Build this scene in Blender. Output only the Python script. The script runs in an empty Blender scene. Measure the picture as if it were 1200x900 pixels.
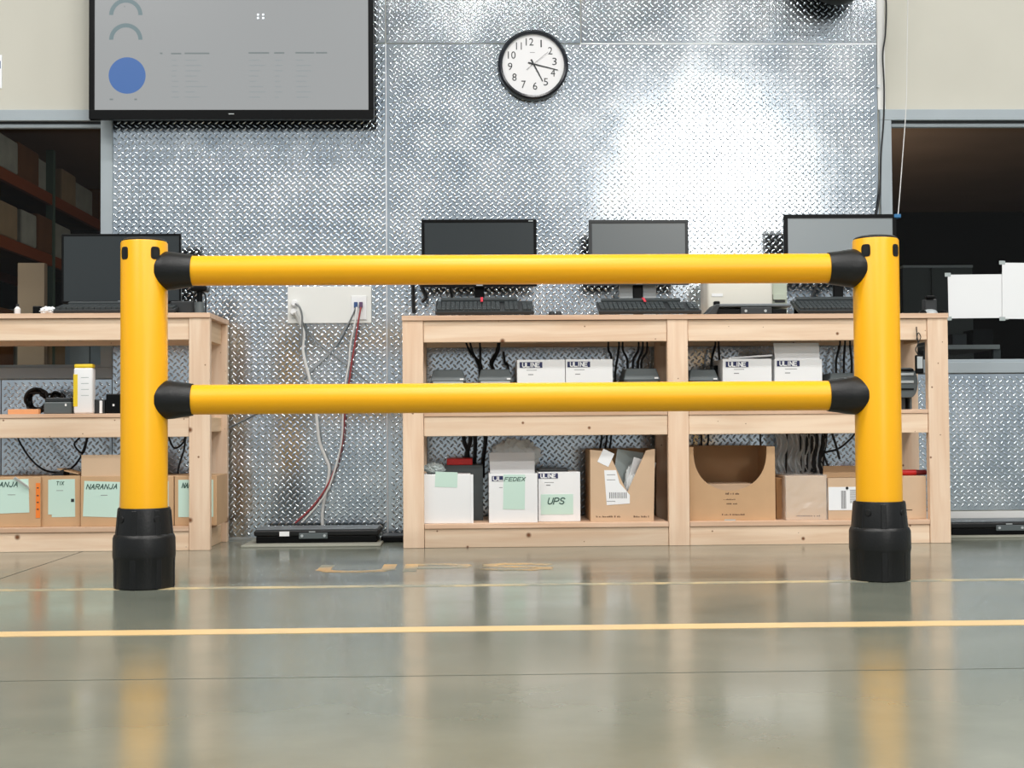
import bpy, bmesh, math, random
from mathutils import Vector, Matrix, noise
random.seed(7)
scene = bpy.context.scene
COL = scene.collection

# ------------------------------------------------------------------ camera
FPX, CAMH = 1600.0, 0.523
YAW, PITCH, ROLL = 47 / 1600, 45 / 1600, -0.0072
CR = Matrix.Rotation(-YAW, 3, 'Z') @ Matrix.Rotation(math.pi / 2 + PITCH, 3, 'X') @ Matrix.Rotation(ROLL, 3, 'Z')
cam_data = bpy.data.cameras.new('camera')
cam_data.sensor_width = 36.0
cam_data.lens = 36.0 * FPX / 1200
cam_data.clip_start = 0.05
cam = bpy.data.objects.new('camera', cam_data)
COL.objects.link(cam)
cam.matrix_world = Matrix.Translation((0, 0, CAMH)) @ CR.to_4x4()
scene.camera = cam

# ------------------------------------------------------------------ world, lamps, exposure
world = bpy.data.worlds.new('world')
scene.world = world
world.use_nodes = True
world.node_tree.nodes['Background'].inputs[0].default_value = (0.90, 0.96, 1.0, 1)
world.node_tree.nodes['Background'].inputs[1].default_value = 0.47

def area(name, loc, target, sx, sy, power, col=(1, 1, 1)):
    d = bpy.data.lights.new(name, 'AREA')
    d.shape = 'RECTANGLE'; d.size = sx; d.size_y = sy; d.energy = power; d.color = col
    o = bpy.data.objects.new(name, d); COL.objects.link(o)
    o.location = loc
    o.rotation_euler = (Vector(target) - Vector(loc)).to_track_quat('-Z', 'Y').to_euler()
    return o
area('key_light', (2.72, -3.0, 3.25), (1.06, 6.2, 1.6), 1.25, 1.05, 72, (1.0, 0.97, 0.93))  # unseen key light behind the camera; makes the glare on the plate
for iy, yy in enumerate((-1.2, 1.1, 3.4)):
    for xx in (-3.6, 0.2, 4.0):
        area('high_bay_lamp', (xx, yy, 5.6), (xx, yy + .001, 0), 1.6, 0.35, 88, (1.0, 0.98, 0.95))
area('back_room_fill', (-2.6, 13.0, 3.5), (-3.6, 13.4, 0), 0.5, 3.0, 14, (1.0, 0.9, 0.75))  # unseen lamp added to light the rack behind the glass
area('back_room_fill_far', (4.6, 12.0, 3.2), (4.6, 12.4, 0), 0.4, 1.2, 10, (1.0, 0.9, 0.8))  # unseen lamp added to brighten the right of the back room
pl = bpy.data.lights.new('back_ceiling_fill', 'POINT'); pl.energy = 105; pl.shadow_soft_size = 0.2; pl.color = (1.0, 0.86, 0.7)  # unseen point lamp, added to brighten the back ceiling
po_ = bpy.data.objects.new('back_ceiling_fill', pl); COL.objects.link(po_); po_.location = (2.6, 14.5, 2.2)

vs = scene.view_settings
vs.view_transform = 'Standard'; vs.look = 'None'; vs.gamma = 1.0; vs.use_curve_mapping = False
vs.exposure = 0.25

# ------------------------------------------------------------------ helpers
def at(px, py, Y):                      # point of the place at depth Y
    d = CR @ Vector((px - 600, 450 - py, -FPX)); t = Y / d.y
    return Vector((d.x * t, Y, CAMH + d.z * t))
def X(px, Y, py=450): return at(px, py, Y).x
def Z(py, Y, px=600): return at(px, py, Y).z

def lin(c):
    c /= 255.0
    return c / 12.92 if c <= 0.04045 else ((c + 0.055) / 1.055) ** 2.4
def rgb(r, g, b): return (lin(r), lin(g), lin(b), 1)

M = {}
def mat(name, c, rough=0.5, metal=0.0, var=0.0, vscale=8.0, bump=0.0, bscale=40.0, spec=0.5, emit=None, es=1.0, coat=0.0):
    m = bpy.data.materials.new(name); m.use_nodes = True
    nt = m.node_tree; b = nt.nodes['Principled BSDF']
    col = rgb(*c)
    b.inputs['Base Color'].default_value = col
    b.inputs['Roughness'].default_value = rough
    b.inputs['Metallic'].default_value = metal
    b.inputs['Specular IOR Level'].default_value = spec
    b.inputs['Coat Weight'].default_value = coat
    tc = nt.nodes.new('ShaderNodeTexCoord')
    if var:
        n = nt.nodes.new('ShaderNodeTexNoise'); n.inputs['Scale'].default_value = vscale; n.inputs['Detail'].default_value = 5
        nt.links.new(tc.outputs['Object'], n.inputs['Vector'])
        r = nt.nodes.new('ShaderNodeValToRGB')
        r.color_ramp.elements[0].position = 0.3; r.color_ramp.elements[1].position = 0.7
        r.color_ramp.elements[0].color = tuple(x * (1 - var) for x in col[:3]) + (1,)
        r.color_ramp.elements[1].color = tuple(min(1, x * (1 + var)) for x in col[:3]) + (1,)
        nt.links.new(n.outputs['Fac'], r.inputs['Fac']); nt.links.new(r.outputs['Color'], b.inputs['Base Color'])
    if bump:
        n2 = nt.nodes.new('ShaderNodeTexNoise'); n2.inputs['Scale'].default_value = bscale; n2.inputs['Detail'].default_value = 4
        nt.links.new(tc.outputs['Object'], n2.inputs['Vector'])
        bp = nt.nodes.new('ShaderNodeBump'); bp.inputs['Strength'].default_value = bump; bp.inputs['Distance'].default_value = 0.01
        nt.links.new(n2.outputs['Fac'], bp.inputs['Height']); nt.links.new(bp.outputs['Normal'], b.inputs['Normal'])
    if emit:
        b.inputs['Emission Color'].default_value = rgb(*emit); b.inputs['Emission Strength'].default_value = es
    M[name] = m
    return m

def wood(name, axis, light, dark, knots=True):
    m = bpy.data.materials.new(name); m.use_nodes = True
    nt = m.node_tree; L = nt.links.new; b = nt.nodes['Principled BSDF']
    b.inputs['Roughness'].default_value = 0.62
    b.inputs['Specular IOR Level'].default_value = 0.3
    tc = nt.nodes.new('ShaderNodeTexCoord'); oi = nt.nodes.new('ShaderNodeObjectInfo')
    mul = nt.nodes.new('ShaderNodeMath'); mul.operation = 'MULTIPLY'; mul.inputs[1].default_value = 37.0
    L(oi.outputs['Random'], mul.inputs[0])
    add = nt.nodes.new('ShaderNodeVectorMath'); add.operation = 'ADD'
    L(tc.outputs['Object'], add.inputs[0]); L(mul.outputs[0], add.inputs[1])
    mp = nt.nodes.new('ShaderNodeMapping')
    mp.inputs['Scale'].default_value = {'x': (1.5, 22, 22), 'y': (22, 1.5, 22), 'z': (22, 22, 1.5)}[axis]
    L(add.outputs[0], mp.inputs['Vector'])
    n = nt.nodes.new('ShaderNodeTexNoise'); n.inputs['Scale'].default_value = 1.6; n.inputs['Detail'].default_value = 6
    n.inputs['Distortion'].default_value = 0.6
    L(mp.outputs[0], n.inputs['Vector'])
    r = nt.nodes.new('ShaderNodeValToRGB')
    r.color_ramp.elements[0].position = 0.30; r.color_ramp.elements[1].position = 0.66
    r.color_ramp.elements[0].color = rgb(*dark); r.color_ramp.elements[1].color = rgb(*light)
    L(n.outputs['Fac'], r.inputs['Fac'])
    out = r.outputs['Color']
    # each board its own tone
    hs = nt.nodes.new('ShaderNodeHueSaturation')
    vm = nt.nodes.new('ShaderNodeMapRange'); vm.inputs['To Min'].default_value = 0.90; vm.inputs['To Max'].default_value = 1.06
    L(oi.outputs['Random'], vm.inputs['Value']); L(vm.outputs[0], hs.inputs['Value']); L(out, hs.inputs['Color'])
    out = hs.outputs['Color']
    if knots:
        v = nt.nodes.new('ShaderNodeTexVoronoi'); v.voronoi_dimensions = '2D'; v.inputs['Scale'].default_value = 7.0
        sx = nt.nodes.new('ShaderNodeSeparateXYZ'); cx = nt.nodes.new('ShaderNodeCombineXYZ')
        L(add.outputs[0], sx.inputs[0]); L(sx.outputs['X'], cx.inputs['X']); L(sx.outputs['Z'], cx.inputs['Y'])
        L(cx.outputs[0], v.inputs['Vector'])
        kr = nt.nodes.new('ShaderNodeMapRange')
        kr.inputs['From Min'].default_value = 0.02; kr.inputs['From Max'].default_value = 0.055
        kr.inputs['To Min'].default_value = 1.0; kr.inputs['To Max'].default_value = 0.0
        rs = nt.nodes.new('ShaderNodeMath'); rs.operation = 'MULTIPLY_ADD'; rs.inputs[1].default_value = 3.2; rs.inputs[2].default_value = 0.45
        ds = nt.nodes.new('ShaderNodeMath'); ds.operation = 'MULTIPLY'
        sc3 = nt.nodes.new('ShaderNodeSeparateColor'); L(v.outputs['Color'], sc3.inputs[0]); L(sc3.outputs[0], rs.inputs[0])
        L(v.outputs['Distance'], ds.inputs[0]); L(rs.outputs[0], ds.inputs[1]); L(ds.outputs[0], kr.inputs['Value'])
        mx = nt.nodes.new('ShaderNodeMix'); mx.data_type = 'RGBA'
        mx.inputs['B'].default_value = rgb(120, 78, 50)
        L(kr.outputs[0], mx.inputs['Factor']); L(out, mx.inputs['A'])
        out = mx.outputs['Result']
    L(out, b.inputs['Base Color'])
    M[name] = m

def wrap_glass():
    m = bpy.data.materials.new('window_glass'); m.use_nodes = True
    nt = m.node_tree; nt.nodes.clear(); L = nt.links.new
    o = nt.nodes.new('ShaderNodeOutputMaterial'); mx = nt.nodes.new('ShaderNodeMixShader')
    t = nt.nodes.new('ShaderNodeBsdfTransparent'); t.inputs[0].default_value = (0.82, 0.84, 0.84, 1)
    g = nt.nodes.new('ShaderNodeBsdfGlossy'); g.inputs['Roughness'].default_value = 0.02
    fr = nt.nodes.new('ShaderNodeFresnel'); fr.inputs['IOR'].default_value = 1.2
    L(fr.outputs[0], mx.inputs[0]); L(t.outputs[0], mx.inputs[1]); L(g.outputs[0], mx.inputs[2]); L(mx.outputs[0], o.inputs[0])
    M['window_glass'] = m
    m = bpy.data.materials.new('clear_plastic'); m.use_nodes = True
    nt = m.node_tree; nt.nodes.clear(); L = nt.links.new
    o = nt.nodes.new('ShaderNodeOutputMaterial'); mx = nt.nodes.new('ShaderNodeMixShader'); mx.inputs[0].default_value = 0.72
    t = nt.nodes.new('ShaderNodeBsdfTransparent')
    p = nt.nodes.new('ShaderNodeBsdfPrincipled'); p.inputs['Base Color'].default_value = rgb(244, 248, 248); p.inputs['Roughness'].default_value = 0.12
    L(t.outputs[0], mx.inputs[1]); L(p.outputs[0], mx.inputs[2]); L(mx.outputs[0], o.inputs[0])
    M['clear_plastic'] = m
    m2 = m.copy(); m2.name = 'thin_wrap'; M['thin_wrap'] = m2
    [n for n in m2.node_tree.nodes if n.type == 'MIX_SHADER'][0].inputs[0].default_value = 0.2
wrap_glass()

def plate_mat():
    m = bpy.data.materials.new('diamond_plate_metal'); m.use_nodes = True
    nt = m.node_tree; L = nt.links.new; b = nt.nodes['Principled BSDF']
    b.inputs['Metallic'].default_value = 1.0
    tc = nt.nodes.new('ShaderNodeTexCoord')
    n = nt.nodes.new('ShaderNodeTexNoise'); n.inputs['Scale'].default_value = 2.2; n.inputs['Detail'].default_value = 7
    n.inputs['Roughness'].default_value = 0.65
    L(tc.outputs['Object'], n.inputs['Vector'])
    mr = nt.nodes.new('ShaderNodeMapRange'); mr.inputs['From Min'].default_value = 0.3; mr.inputs['From Max'].default_value = 0.7
    mr.inputs['To Min'].default_value = 0.11; mr.inputs['To Max'].default_value = 0.21
    L(n.outputs['Fac'], mr.inputs['Value']); L(mr.outputs[0], b.inputs['Roughness'])
    r = nt.nodes.new('ShaderNodeValToRGB')
    r.color_ramp.elements[0].position = 0.25; r.color_ramp.elements[1].position = 0.75
    r.color_ramp.elements[0].color = rgb(172, 184, 194); r.color_ramp.elements[1].color = rgb(222, 228, 232)  # blotchy tone noise stands in for blurred reflections of the room
    n2 = nt.nodes.new('ShaderNodeTexNoise'); n2.inputs['Scale'].default_value = 5.5; n2.inputs['Detail'].default_value = 6
    L(tc.outputs['Object'], n2.inputs['Vector']); L(n2.outputs['Fac'], r.inputs['Fac']); L(r.outputs['Color'], b.inputs['Base Color'])
    M['diamond_plate_metal'] = m
plate_mat()

def floor_mat():
    m = bpy.data.materials.new('polished_concrete'); m.use_nodes = True
    nt = m.node_tree; L = nt.links.new; b = nt.nodes['Principled BSDF']
    tc = nt.nodes.new('ShaderNodeNewGeometry')
    n = nt.nodes.new('ShaderNodeTexNoise'); n.inputs['Scale'].default_value = 1.7; n.inputs['Detail'].default_value = 8; n.inputs['Roughness'].default_value = 0.6
    L(tc.outputs['Position'], n.inputs['Vector'])
    r = nt.nodes.new('ShaderNodeValToRGB')
    r.color_ramp.elements[0].position = 0.3; r.color_ramp.elements[1].position = 0.7
    r.color_ramp.elements[0].color = rgb(104, 110, 100); r.color_ramp.elements[1].color = rgb(128, 131, 119)
    b.inputs['Specular IOR Level'].default_value = 0.75
    L(n.outputs['Fac'], r.inputs['Fac']); L(r.outputs['Color'], b.inputs['Base Color'])
    mr = nt.nodes.new('ShaderNodeMapRange'); mr.inputs['From Min'].default_value = 0.3; mr.inputs['From Max'].default_value = 0.7
    mr.inputs['To Min'].default_value = 0.14; mr.inputs['To Max'].default_value = 0.21
    n2 = nt.nodes.new('ShaderNodeTexNoise'); n2.inputs['Scale'].default_value = 3.1; n2.inputs['Detail'].default_value = 5
    L(tc.outputs['Position'], n2.inputs['Vector']); L(n2.outputs['Fac'], mr.inputs['Value']); L(mr.outputs[0], b.inputs['Roughness'])
    M['polished_concrete'] = m
floor_mat()

def worn_paint(name, c, under, thr):
    m = bpy.data.materials.new(name); m.use_nodes = True
    nt = m.node_tree; L = nt.links.new; b = nt.nodes['Principled BSDF']
    b.inputs['Roughness'].default_value = 0.35
    tc = nt.nodes.new('ShaderNodeNewGeometry')
    n = nt.nodes.new('ShaderNodeTexNoise'); n.inputs['Scale'].default_value = 4.0; n.inputs['Detail'].default_value = 9; n.inputs['Roughness'].default_value = 0.7
    L(tc.outputs['Position'], n.inputs['Vector'])
    r = nt.nodes.new('ShaderNodeValToRGB')
    r.color_ramp.elements[0].position = thr - 0.08; r.color_ramp.elements[1].position = thr + 0.08
    r.color_ramp.elements[0].color = rgb(*under); r.color_ramp.elements[1].color = rgb(*c)
    L(n.outputs['Fac'], r.inputs['Fac']); L(r.outputs['Color'], b.inputs['Base Color'])
    M[name] = m

wood('pine_x', 'x', (240, 216, 190), (226, 194, 164))
wood('pine_y', 'y', (236, 206, 172), (218, 184, 146), False)
wood('pine_z', 'z', (238, 212, 186), (225, 192, 163))
wood('plywood', 'x', (226, 194, 168), (206, 168, 138), False)
mat('yellow_plastic', (246, 177, 0), 0.38, spec=0.5, var=0.02, vscale=3)
mat('black_rubber', (14, 15, 16), 0.40, spec=0.4, bump=0.08, bscale=120)
mat('hole_shade', (6, 6, 7), 0.6)  # near-black colour paints the shade inside holes, slots and recesses
mat('cream_wall', (193, 191, 180), 0.75, var=0.03, vscale=2.5)
mat('white_trim', (222, 222, 220), 0.6)
mat('grey_frame', (158, 168, 174), 0.45, var=0.03)
mat('frame_gasket', (30, 34, 38), 0.5)
mat('black_plastic', (8, 9, 10), 0.36, spec=0.15)
mat('dark_plastic', (42, 45, 47), 0.42)
mat('mid_plastic', (84, 92, 94), 0.45)
mat('key_plastic', (58, 64, 66), 0.5)
mat('monitor_screen', (40, 46, 48), 0.22, spec=0.6)
mat('monitor_screen_pale', (92, 98, 100), 0.3, spec=0.6)
mat('monitor_screen_light', (132, 140, 144), 0.3, spec=0.6)
mat('silver_plastic', (176, 182, 184), 0.35)
mat('white_card', (232, 233, 234), 0.65)
mat('paper_white', (236, 238, 240), 0.8)
mat('paper_green', (196, 222, 210), 0.8)
mat('paper_grey', (170, 180, 180), 0.7)
mat('cardboard', (196, 160, 122), 0.8, var=0.06, vscale=6)
mat('cardboard_dark', (170, 128, 86), 0.85, var=0.06, vscale=6)
mat('cardboard_pale', (205, 176, 146), 0.8, var=0.05, vscale=6)
mat('ink_navy', (34, 40, 84), 0.6)
mat('ink_black', (34, 38, 42), 0.6)
mat('ink_green', (46, 78, 70), 0.6)
mat('ink_grey', (128, 128, 130), 0.7)
mat('ink_brown', (96, 72, 54), 0.7)
mat('wall_plate_white', (222, 223, 220), 0.4)
mat('cable_white', (208, 208, 206), 0.45)
mat('cable_grey', (120, 124, 126), 0.45)
mat('cable_black', (14, 14, 15), 0.45)
mat('cable_red', (150, 60, 62), 0.45)
mat('plug_blue', (46, 78, 128), 0.4)
mat('plug_purple', (92, 66, 100), 0.4)
mat('red_plastic', (196, 24, 22), 0.4)
mat('red_ribbon', (214, 60, 76), 0.6)
mat('pale_orange', (226, 160, 110), 0.5)
mat('orange_tape', (240, 130, 50), 0.5)
mat('yellow_label', (232, 200, 40), 0.45)
mat('blue_tag', (40, 110, 160), 0.4)
mat('beige_plastic', (216, 213, 202), 0.5)
mat('sage_plastic', (176, 184, 168), 0.5)
mat('clock_dial', (222, 222, 224), 0.5)
mat('clock_rim', (22, 26, 34), 0.25)
mat('tv_screen', (30, 32, 34), 0.25, emit=(150, 152, 152), es=0.9)
mat('tv_teal', (30, 40, 42), 0.3, emit=(108, 126, 130), es=0.8)
mat('tv_blue', (20, 40, 80), 0.3, emit=(78, 118, 176), es=0.6)
mat('tv_line', (30, 34, 36), 0.3, emit=(118, 126, 126), es=0.8)
mat('tv_faint', (30, 34, 36), 0.3, emit=(140, 145, 146), es=0.88)
mat('tv_glint', (220, 230, 240), 0.3, emit=(225, 235, 245), es=0.9)  # bright emission paints small glints on the screen
mat('scale_top', (104, 110, 114), 0.4, metal=0.3)
mat('mat_grey', (150, 150, 138), 0.7)
mat('galvanised', (190, 196, 198), 0.35, metal=0.8)
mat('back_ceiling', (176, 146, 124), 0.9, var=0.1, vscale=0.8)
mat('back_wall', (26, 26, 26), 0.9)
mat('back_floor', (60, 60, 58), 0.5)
mat('partition_grey', (96, 100, 98), 0.8)
mat('rack_orange', (150, 74, 28), 0.5)
mat('rack_green', (96, 122, 112), 0.5)
mat('bale_white', (176, 182, 178), 0.7, var=0.15, vscale=5)
mat('bale_tan', (170, 150, 122), 0.7, var=0.1, vscale=5)
mat('bale_brown', (116, 76, 44), 0.8, var=0.2, vscale=4)
mat('ceiling_paint', (150, 150, 148), 0.9)
mat('seam_metal', (236, 238, 240), 0.3, metal=0.6)
mat('subfloor', (40, 42, 40), 0.9)
worn_paint('line_paint', (222, 190, 138), (206, 180, 138), 0.42)
worn_paint('line_paint_faded', (206, 184, 140), (140, 142, 129), 0.50)
worn_paint('letter_paint', (206, 164, 104), (130, 134, 122), 0.50)

class MB:
    def __init__(s): s.bm = bmesh.new()
    def box(s, x0, x1, y0, y1, z0, z1, m=None):
        vs_ = [s.bm.verts.new(Vector(p)) for p in ((x0,y0,z0),(x1,y0,z0),(x1,y1,z0),(x0,y1,z0),(x0,y0,z1),(x1,y0,z1),(x1,y1,z1),(x0,y1,z1))]
        if m is not None:
            for v in vs_: v.co = m @ v.co
        for f in ((0,3,2,1),(4,5,6,7),(0,1,5,4),(1,2,6,5),(2,3,7,6),(3,0,4,7)):
            s.bm.faces.new([vs_[i] for i in f])
        return s
    def hexa(s, pts):
        vs_ = [s.bm.verts.new(Vector(p)) for p in pts]
        for f in ((0,3,2,1),(4,5,6,7),(0,1,5,4),(1,2,6,5),(2,3,7,6),(3,0,4,7)):
            s.bm.faces.new([vs_[i] for i in f])
        return s
    def prism(s, pts, y0, y1):           # outline in x,z pushed along y
        a = [s.bm.verts.new((p[0], y0, p[1])) for p in pts]; b = [s.bm.verts.new((p[0], y1, p[1])) for p in pts]
        n = len(pts)
        s.bm.faces.new(a); s.bm.faces.new(b[::-1])
        for i in range(n): s.bm.faces.new((a[i], b[i], b[(i+1) % n], a[(i+1) % n]))
        return s
    def slab(s, pts, z0, z1):            # outline in x,y raised along z
        a = [s.bm.verts.new((p[0], p[1], z0)) for p in pts]; b = [s.bm.verts.new((p[0], p[1], z1)) for p in pts]
        n = len(pts)
        s.bm.faces.new(a[::-1]); s.bm.faces.new(b)
        for i in range(n): s.bm.faces.new((a[i], a[(i+1) % n], b[(i+1) % n], b[i]))
        return s
    def lathe(s, prof, origin, axis='z', seg=40, caps=True):
        o = Vector(origin); rings = []
        for r, h in prof:
            ring = []
            for k in range(seg):
                a = 2 * math.pi * k / seg; c, sn = r * math.cos(a), r * math.sin(a)
                p = {'z': (c, sn, h), 'x': (h, c, sn), 'y': (c, h, sn)}[axis]
                ring.append(s.bm.verts.new(o + Vector(p)))
            rings.append(ring)
        for a, b in zip(rings, rings[1:]):
            for k in range(seg):
                s.bm.faces.new((a[k], a[(k+1) % seg], b[(k+1) % seg], b[k]))
        if caps:
            s.bm.faces.new(rings[0][::-1]); s.bm.faces.new(rings[-1])
        return s
    def cyl(s, p0, p1, r, seg=16, r1=None):
        p0, p1 = Vector(p0), Vector(p1); q = (p1 - p0).to_track_quat('Z', 'Y').to_matrix()
        r1 = r if r1 is None else r1; rings = []
        for p, rr in ((p0, r), (p1, r1)):
            rings.append([s.bm.verts.new(p + q @ Vector((rr*math.cos(2*math.pi*k/seg), rr*math.sin(2*math.pi*k/seg), 0))) for k in range(seg)])
        a, b = rings
        for k in range(seg): s.bm.faces.new((a[k], a[(k+1) % seg], b[(k+1) % seg], b[k]))
        s.bm.faces.new(a[::-1]); s.bm.faces.new(b)
        return s
    def tube(s, pts, r, seg=8, sub=6):
        P = [Vector(p) for p in pts]; Q = []
        E = [P[0]] + P + [P[-1]]
        for i in range(1, len(E) - 2):
            for j in range(sub):
                t = j / sub; a, b, c, d = E[i-1], E[i], E[i+1], E[i+2]
                Q.append(0.5 * ((2*b) + (c-a)*t + (2*a-5*b+4*c-d)*t*t + (3*b-a-3*c+d)*t**3))
        Q.append(P[-1]); rings = []
        for i, p in enumerate(Q):
            d = (Q[min(i+1, len(Q)-1)] - Q[max(i-1, 0)])
            d = d.normalized() if d.length > 1e-9 else Vector((0, 0, 1))
            up = Vector((0, 1, 0)) if abs(d.y) < 0.9 else Vector((1, 0, 0))
            u = d.cross(up).normalized(); w = d.cross(u)
            rings.append([s.bm.verts.new(p + r*(u*math.cos(2*math.pi*k/seg) + w*math.sin(2*math.pi*k/seg))) for k in range(seg)])
        for a, b in zip(rings, rings[1:]):
            for k in range(seg): s.bm.faces.new((a[k], a[(k+1) % seg], b[(k+1) % seg], b[k]))
        s.bm.faces.new(rings[0][::-1]); s.bm.faces.new(rings[-1])
        return s
    def move(s, m):
        for v in s.bm.verts: v.co = m @ v.co
        return s
    def build(s, name, material, parent=None, bevel=0.0, smooth=False, seg=2, base=False):
        if bevel:
            bmesh.ops.bevel(s.bm, geom=list(s.bm.edges), offset=bevel, segments=seg, profile=0.5, affect='EDGES', clamp_overlap=True)
        bmesh.ops.recalc_face_normals(s.bm, faces=list(s.bm.faces))
        lo = Vector([min(v.co[i] for v in s.bm.verts) for i in range(3)]); hi = Vector([max(v.co[i] for v in s.bm.verts) for i in range(3)])
        c = (lo + hi) / 2
        if base: c.z = lo.z
        for v in s.bm.verts: v.co -= c
        me = bpy.data.meshes.new(name); s.bm.to_mesh(me); s.bm.free()
        me.materials.append(M[material])
        if smooth: me.shade_smooth(); me.set_sharp_from_angle(angle=math.radians(38))
        o = bpy.data.objects.new(name, me); COL.objects.link(o)
        o.parent = parent
        o.location = c - wloc(parent)
        return o

def wloc(o):
    v = Vector((0, 0, 0))
    while o is not None: v += o.location; o = o.parent
    return v
def tag(o, label, cat, group=None):
    o['label'] = label; o['category'] = cat
    if group: o['group'] = group
    return o
def thing(name, loc, label, cat, group=None):
    o = bpy.data.objects.new(name, None); o.empty_display_size = 0.05
    COL.objects.link(o); o.location = loc
    return tag(o, label, cat, group)
def struct(o): o['kind'] = 'structure'; return o
def P_(name, material, parent, x0, x1, y0, y1, z0, z1, bevel=0.0015, **k):
    return MB().box(x0, x1, y0, y1, z0, z1).build(name, material, parent, bevel, **k)

def glyphs(text, x0, x1, z0, z1, y, depth=0.0008, shear=0.0, flat=False, bold=0.0):
    cu = bpy.data.curves.new('glyphs', 'FONT'); cu.body = text; cu.shear = shear; cu.resolution_u = 3; cu.offset = bold
    ob = bpy.data.objects.new('glyphs', cu); COL.objects.link(ob)
    dg = bpy.context.evaluated_depsgraph_get(); ev = ob.evaluated_get(dg); me = ev.to_mesh()
    vs_ = [v.co.copy() for v in me.vertices]; fs = [tuple(p.vertices) for p in me.polygons]
    ev.to_mesh_clear(); bpy.data.objects.remove(ob); bpy.data.curves.remove(cu)
    ax, bx = min(v.x for v in vs_), max(v.x for v in vs_); ay, by = min(v.y for v in vs_), max(v.y for v in vs_)
    mb = MB(); n = []
    for v in vs_:
        u = x0 + (v.x - ax) / (bx - ax) * (x1 - x0); w = z0 + (v.y - ay) / (by - ay) * (z1 - z0)
        n.append(mb.bm.verts.new((u, w, y) if flat else (u, y, w)))
    faces = []
    for f in fs:
        try: faces.append(mb.bm.faces.new([n[i] for i in f]))
        except ValueError: pass
    r = bmesh.ops.extrude_face_region(mb.bm, geom=faces)
    d = Vector((0, 0, depth)) if flat else Vector((0, -depth, 0))
    for e in r['geom']:
        if isinstance(e, bmesh.types.BMVert): e.co += d
    return mb

STROKES = {
 'A': [[(0,0),(.5,1),(1,0)],[(.2,.38),(.8,.38)]], 'D': [[(0,0),(0,1),(.55,1),(.92,.78),(1,.5),(.92,.22),(.55,0),(0,0)]],
 'E': [[(1,0),(0,0),(0,1),(1,1)],[(0,.52),(.8,.52)]], 'F': [[(0,0),(0,1),(1,1)],[(0,.52),(.8,.52)]],
 'G': [[(.95,.8),(.7,1),(.3,1),(.05,.75),(0,.5),(.05,.25),(.3,0),(.7,0),(1,.2),(1,.45),(.6,.45)]],
 'I': [[(.5,0),(.5,1)]], 'J': [[(.9,1),(.9,.25),(.7,.02),(.3,.02),(.08,.25)]], 'K': [[(0,0),(0,1)],[(.95,1),(.02,.42)],[(.3,.6),(1,0)]],
 'L': [[(0,1),(0,0),(1,0)]], 'N': [[(0,0),(0,1),(1,0),(1,1)]], 'P': [[(0,0),(0,1),(.65,1),(.97,.88),(1,.72),(.95,.55),(.65,.45),(0,.45)]],
 'R': [[(0,0),(0,1),(.65,1),(.97,.88),(1,.74),(.95,.58),(.65,.48),(0,.48)],[(.5,.48),(1,0)]],
 'S': [[(.97,.84),(.75,.98),(.3,1),(.06,.86),(.05,.68),(.3,.54),(.7,.46),(.96,.3),(.94,.13),(.7,0),(.25,.02),(.02,.16)]],
 'T': [[(0,1),(1,1)],[(.5,0),(.5,1)]], 'U': [[(0,1),(0,.3),(.12,.08),(.4,0),(.6,0),(.88,.08),(1,.3),(1,1)]], 'X': [[(0,0),(1,1)],[(0,1),(1,0)]],
 ' ': [],
}
def strokes(text, x0, x1, z0, z1, y, depth, shear, weight, flat=False):
    adv = [.45 if c == 'I' else 1.0 for c in text]
    tot = sum(adv) + .38 * (len(text) - 1); w = (x1 - x0 - shear * (z1 - z0)) / tot; h = z1 - z0; t = weight * h / 2
    mb = MB(); cx = x0; k = 0
    for c, a in zip(text, adv):
        for line in STROKES[c]:
            q = []
            for (u, v) in line:
                if c == 'I': u = .22
                v2 = .06 + v * .88
                q.append(Vector((cx + u * w + shear * v2 * h, z0 + v2 * h)))
            for p0, p1 in zip(q, q[1:]):
                d = (p1 - p0).normalized(); n = Vector((-d.y, d.x)) * t; e = d * t * .8
                pts = [p0 - e + n, p0 - e - n, p1 + e - n, p1 + e + n]
                k += 1; dd = depth + (k % 12) * 4e-5
                if flat: mb.slab([(p.x, p.y) for p in pts], y, y + dd)
                else: mb.prism([(p.x, p.y) for p in pts], y - dd, y)
        cx += (a + .38) * w
    return mb

# ------------------------------------------------------------------ floor
WY = 6.22                                    # face of the plate wall
floor = struct(MB().box(-9, 9, -8, 6.23, -0.12, -0.012).build('floor', 'subfloor'))
g = 0.003
for (a, b) in ((-9, -1.62 - g), (-1.62 + g, 9)):
    for (c, d) in ((-8, 2.845 - g), (2.845 + g, WY + 0.012)):
        P_('concrete_slab', 'polished_concrete', floor, a, b, c, d, -0.012, 0.0, 0.0)
ln = MB().box(-6, 6, 3.44, 3.52, 0, 0.0012).build('floor_line', 'line_paint', base=True)
tag(ln, 'yellow painted line across the concrete floor in front of the barrier', 'floor line')
ln = MB().box(-6, 6, 4.385, 4.435, 0, 0.001).build('floor_line', 'line_paint_faded', base=True)
tag(ln, 'thin faded line on the floor running under the barrier posts', 'floor line')
lt = thing('floor_lettering', (-0.13, 4.95, 0), 'three worn orange letters painted on the floor by the bench', 'floor lettering')
for ch, a, b in (('U', -0.535, -0.305), ('P', -0.225, -0.03), ('S', 0.05, 0.27)):
    strokes(ch, a, b, 4.84, 5.08, 0.0, 0.0008, 0, .2, True).build('letter', 'letter_paint', lt)

struct(MB().box(-9, 9, -8, WY + .16, 6.0, 6.1).build('ceiling', 'ceiling_paint'))
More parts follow.
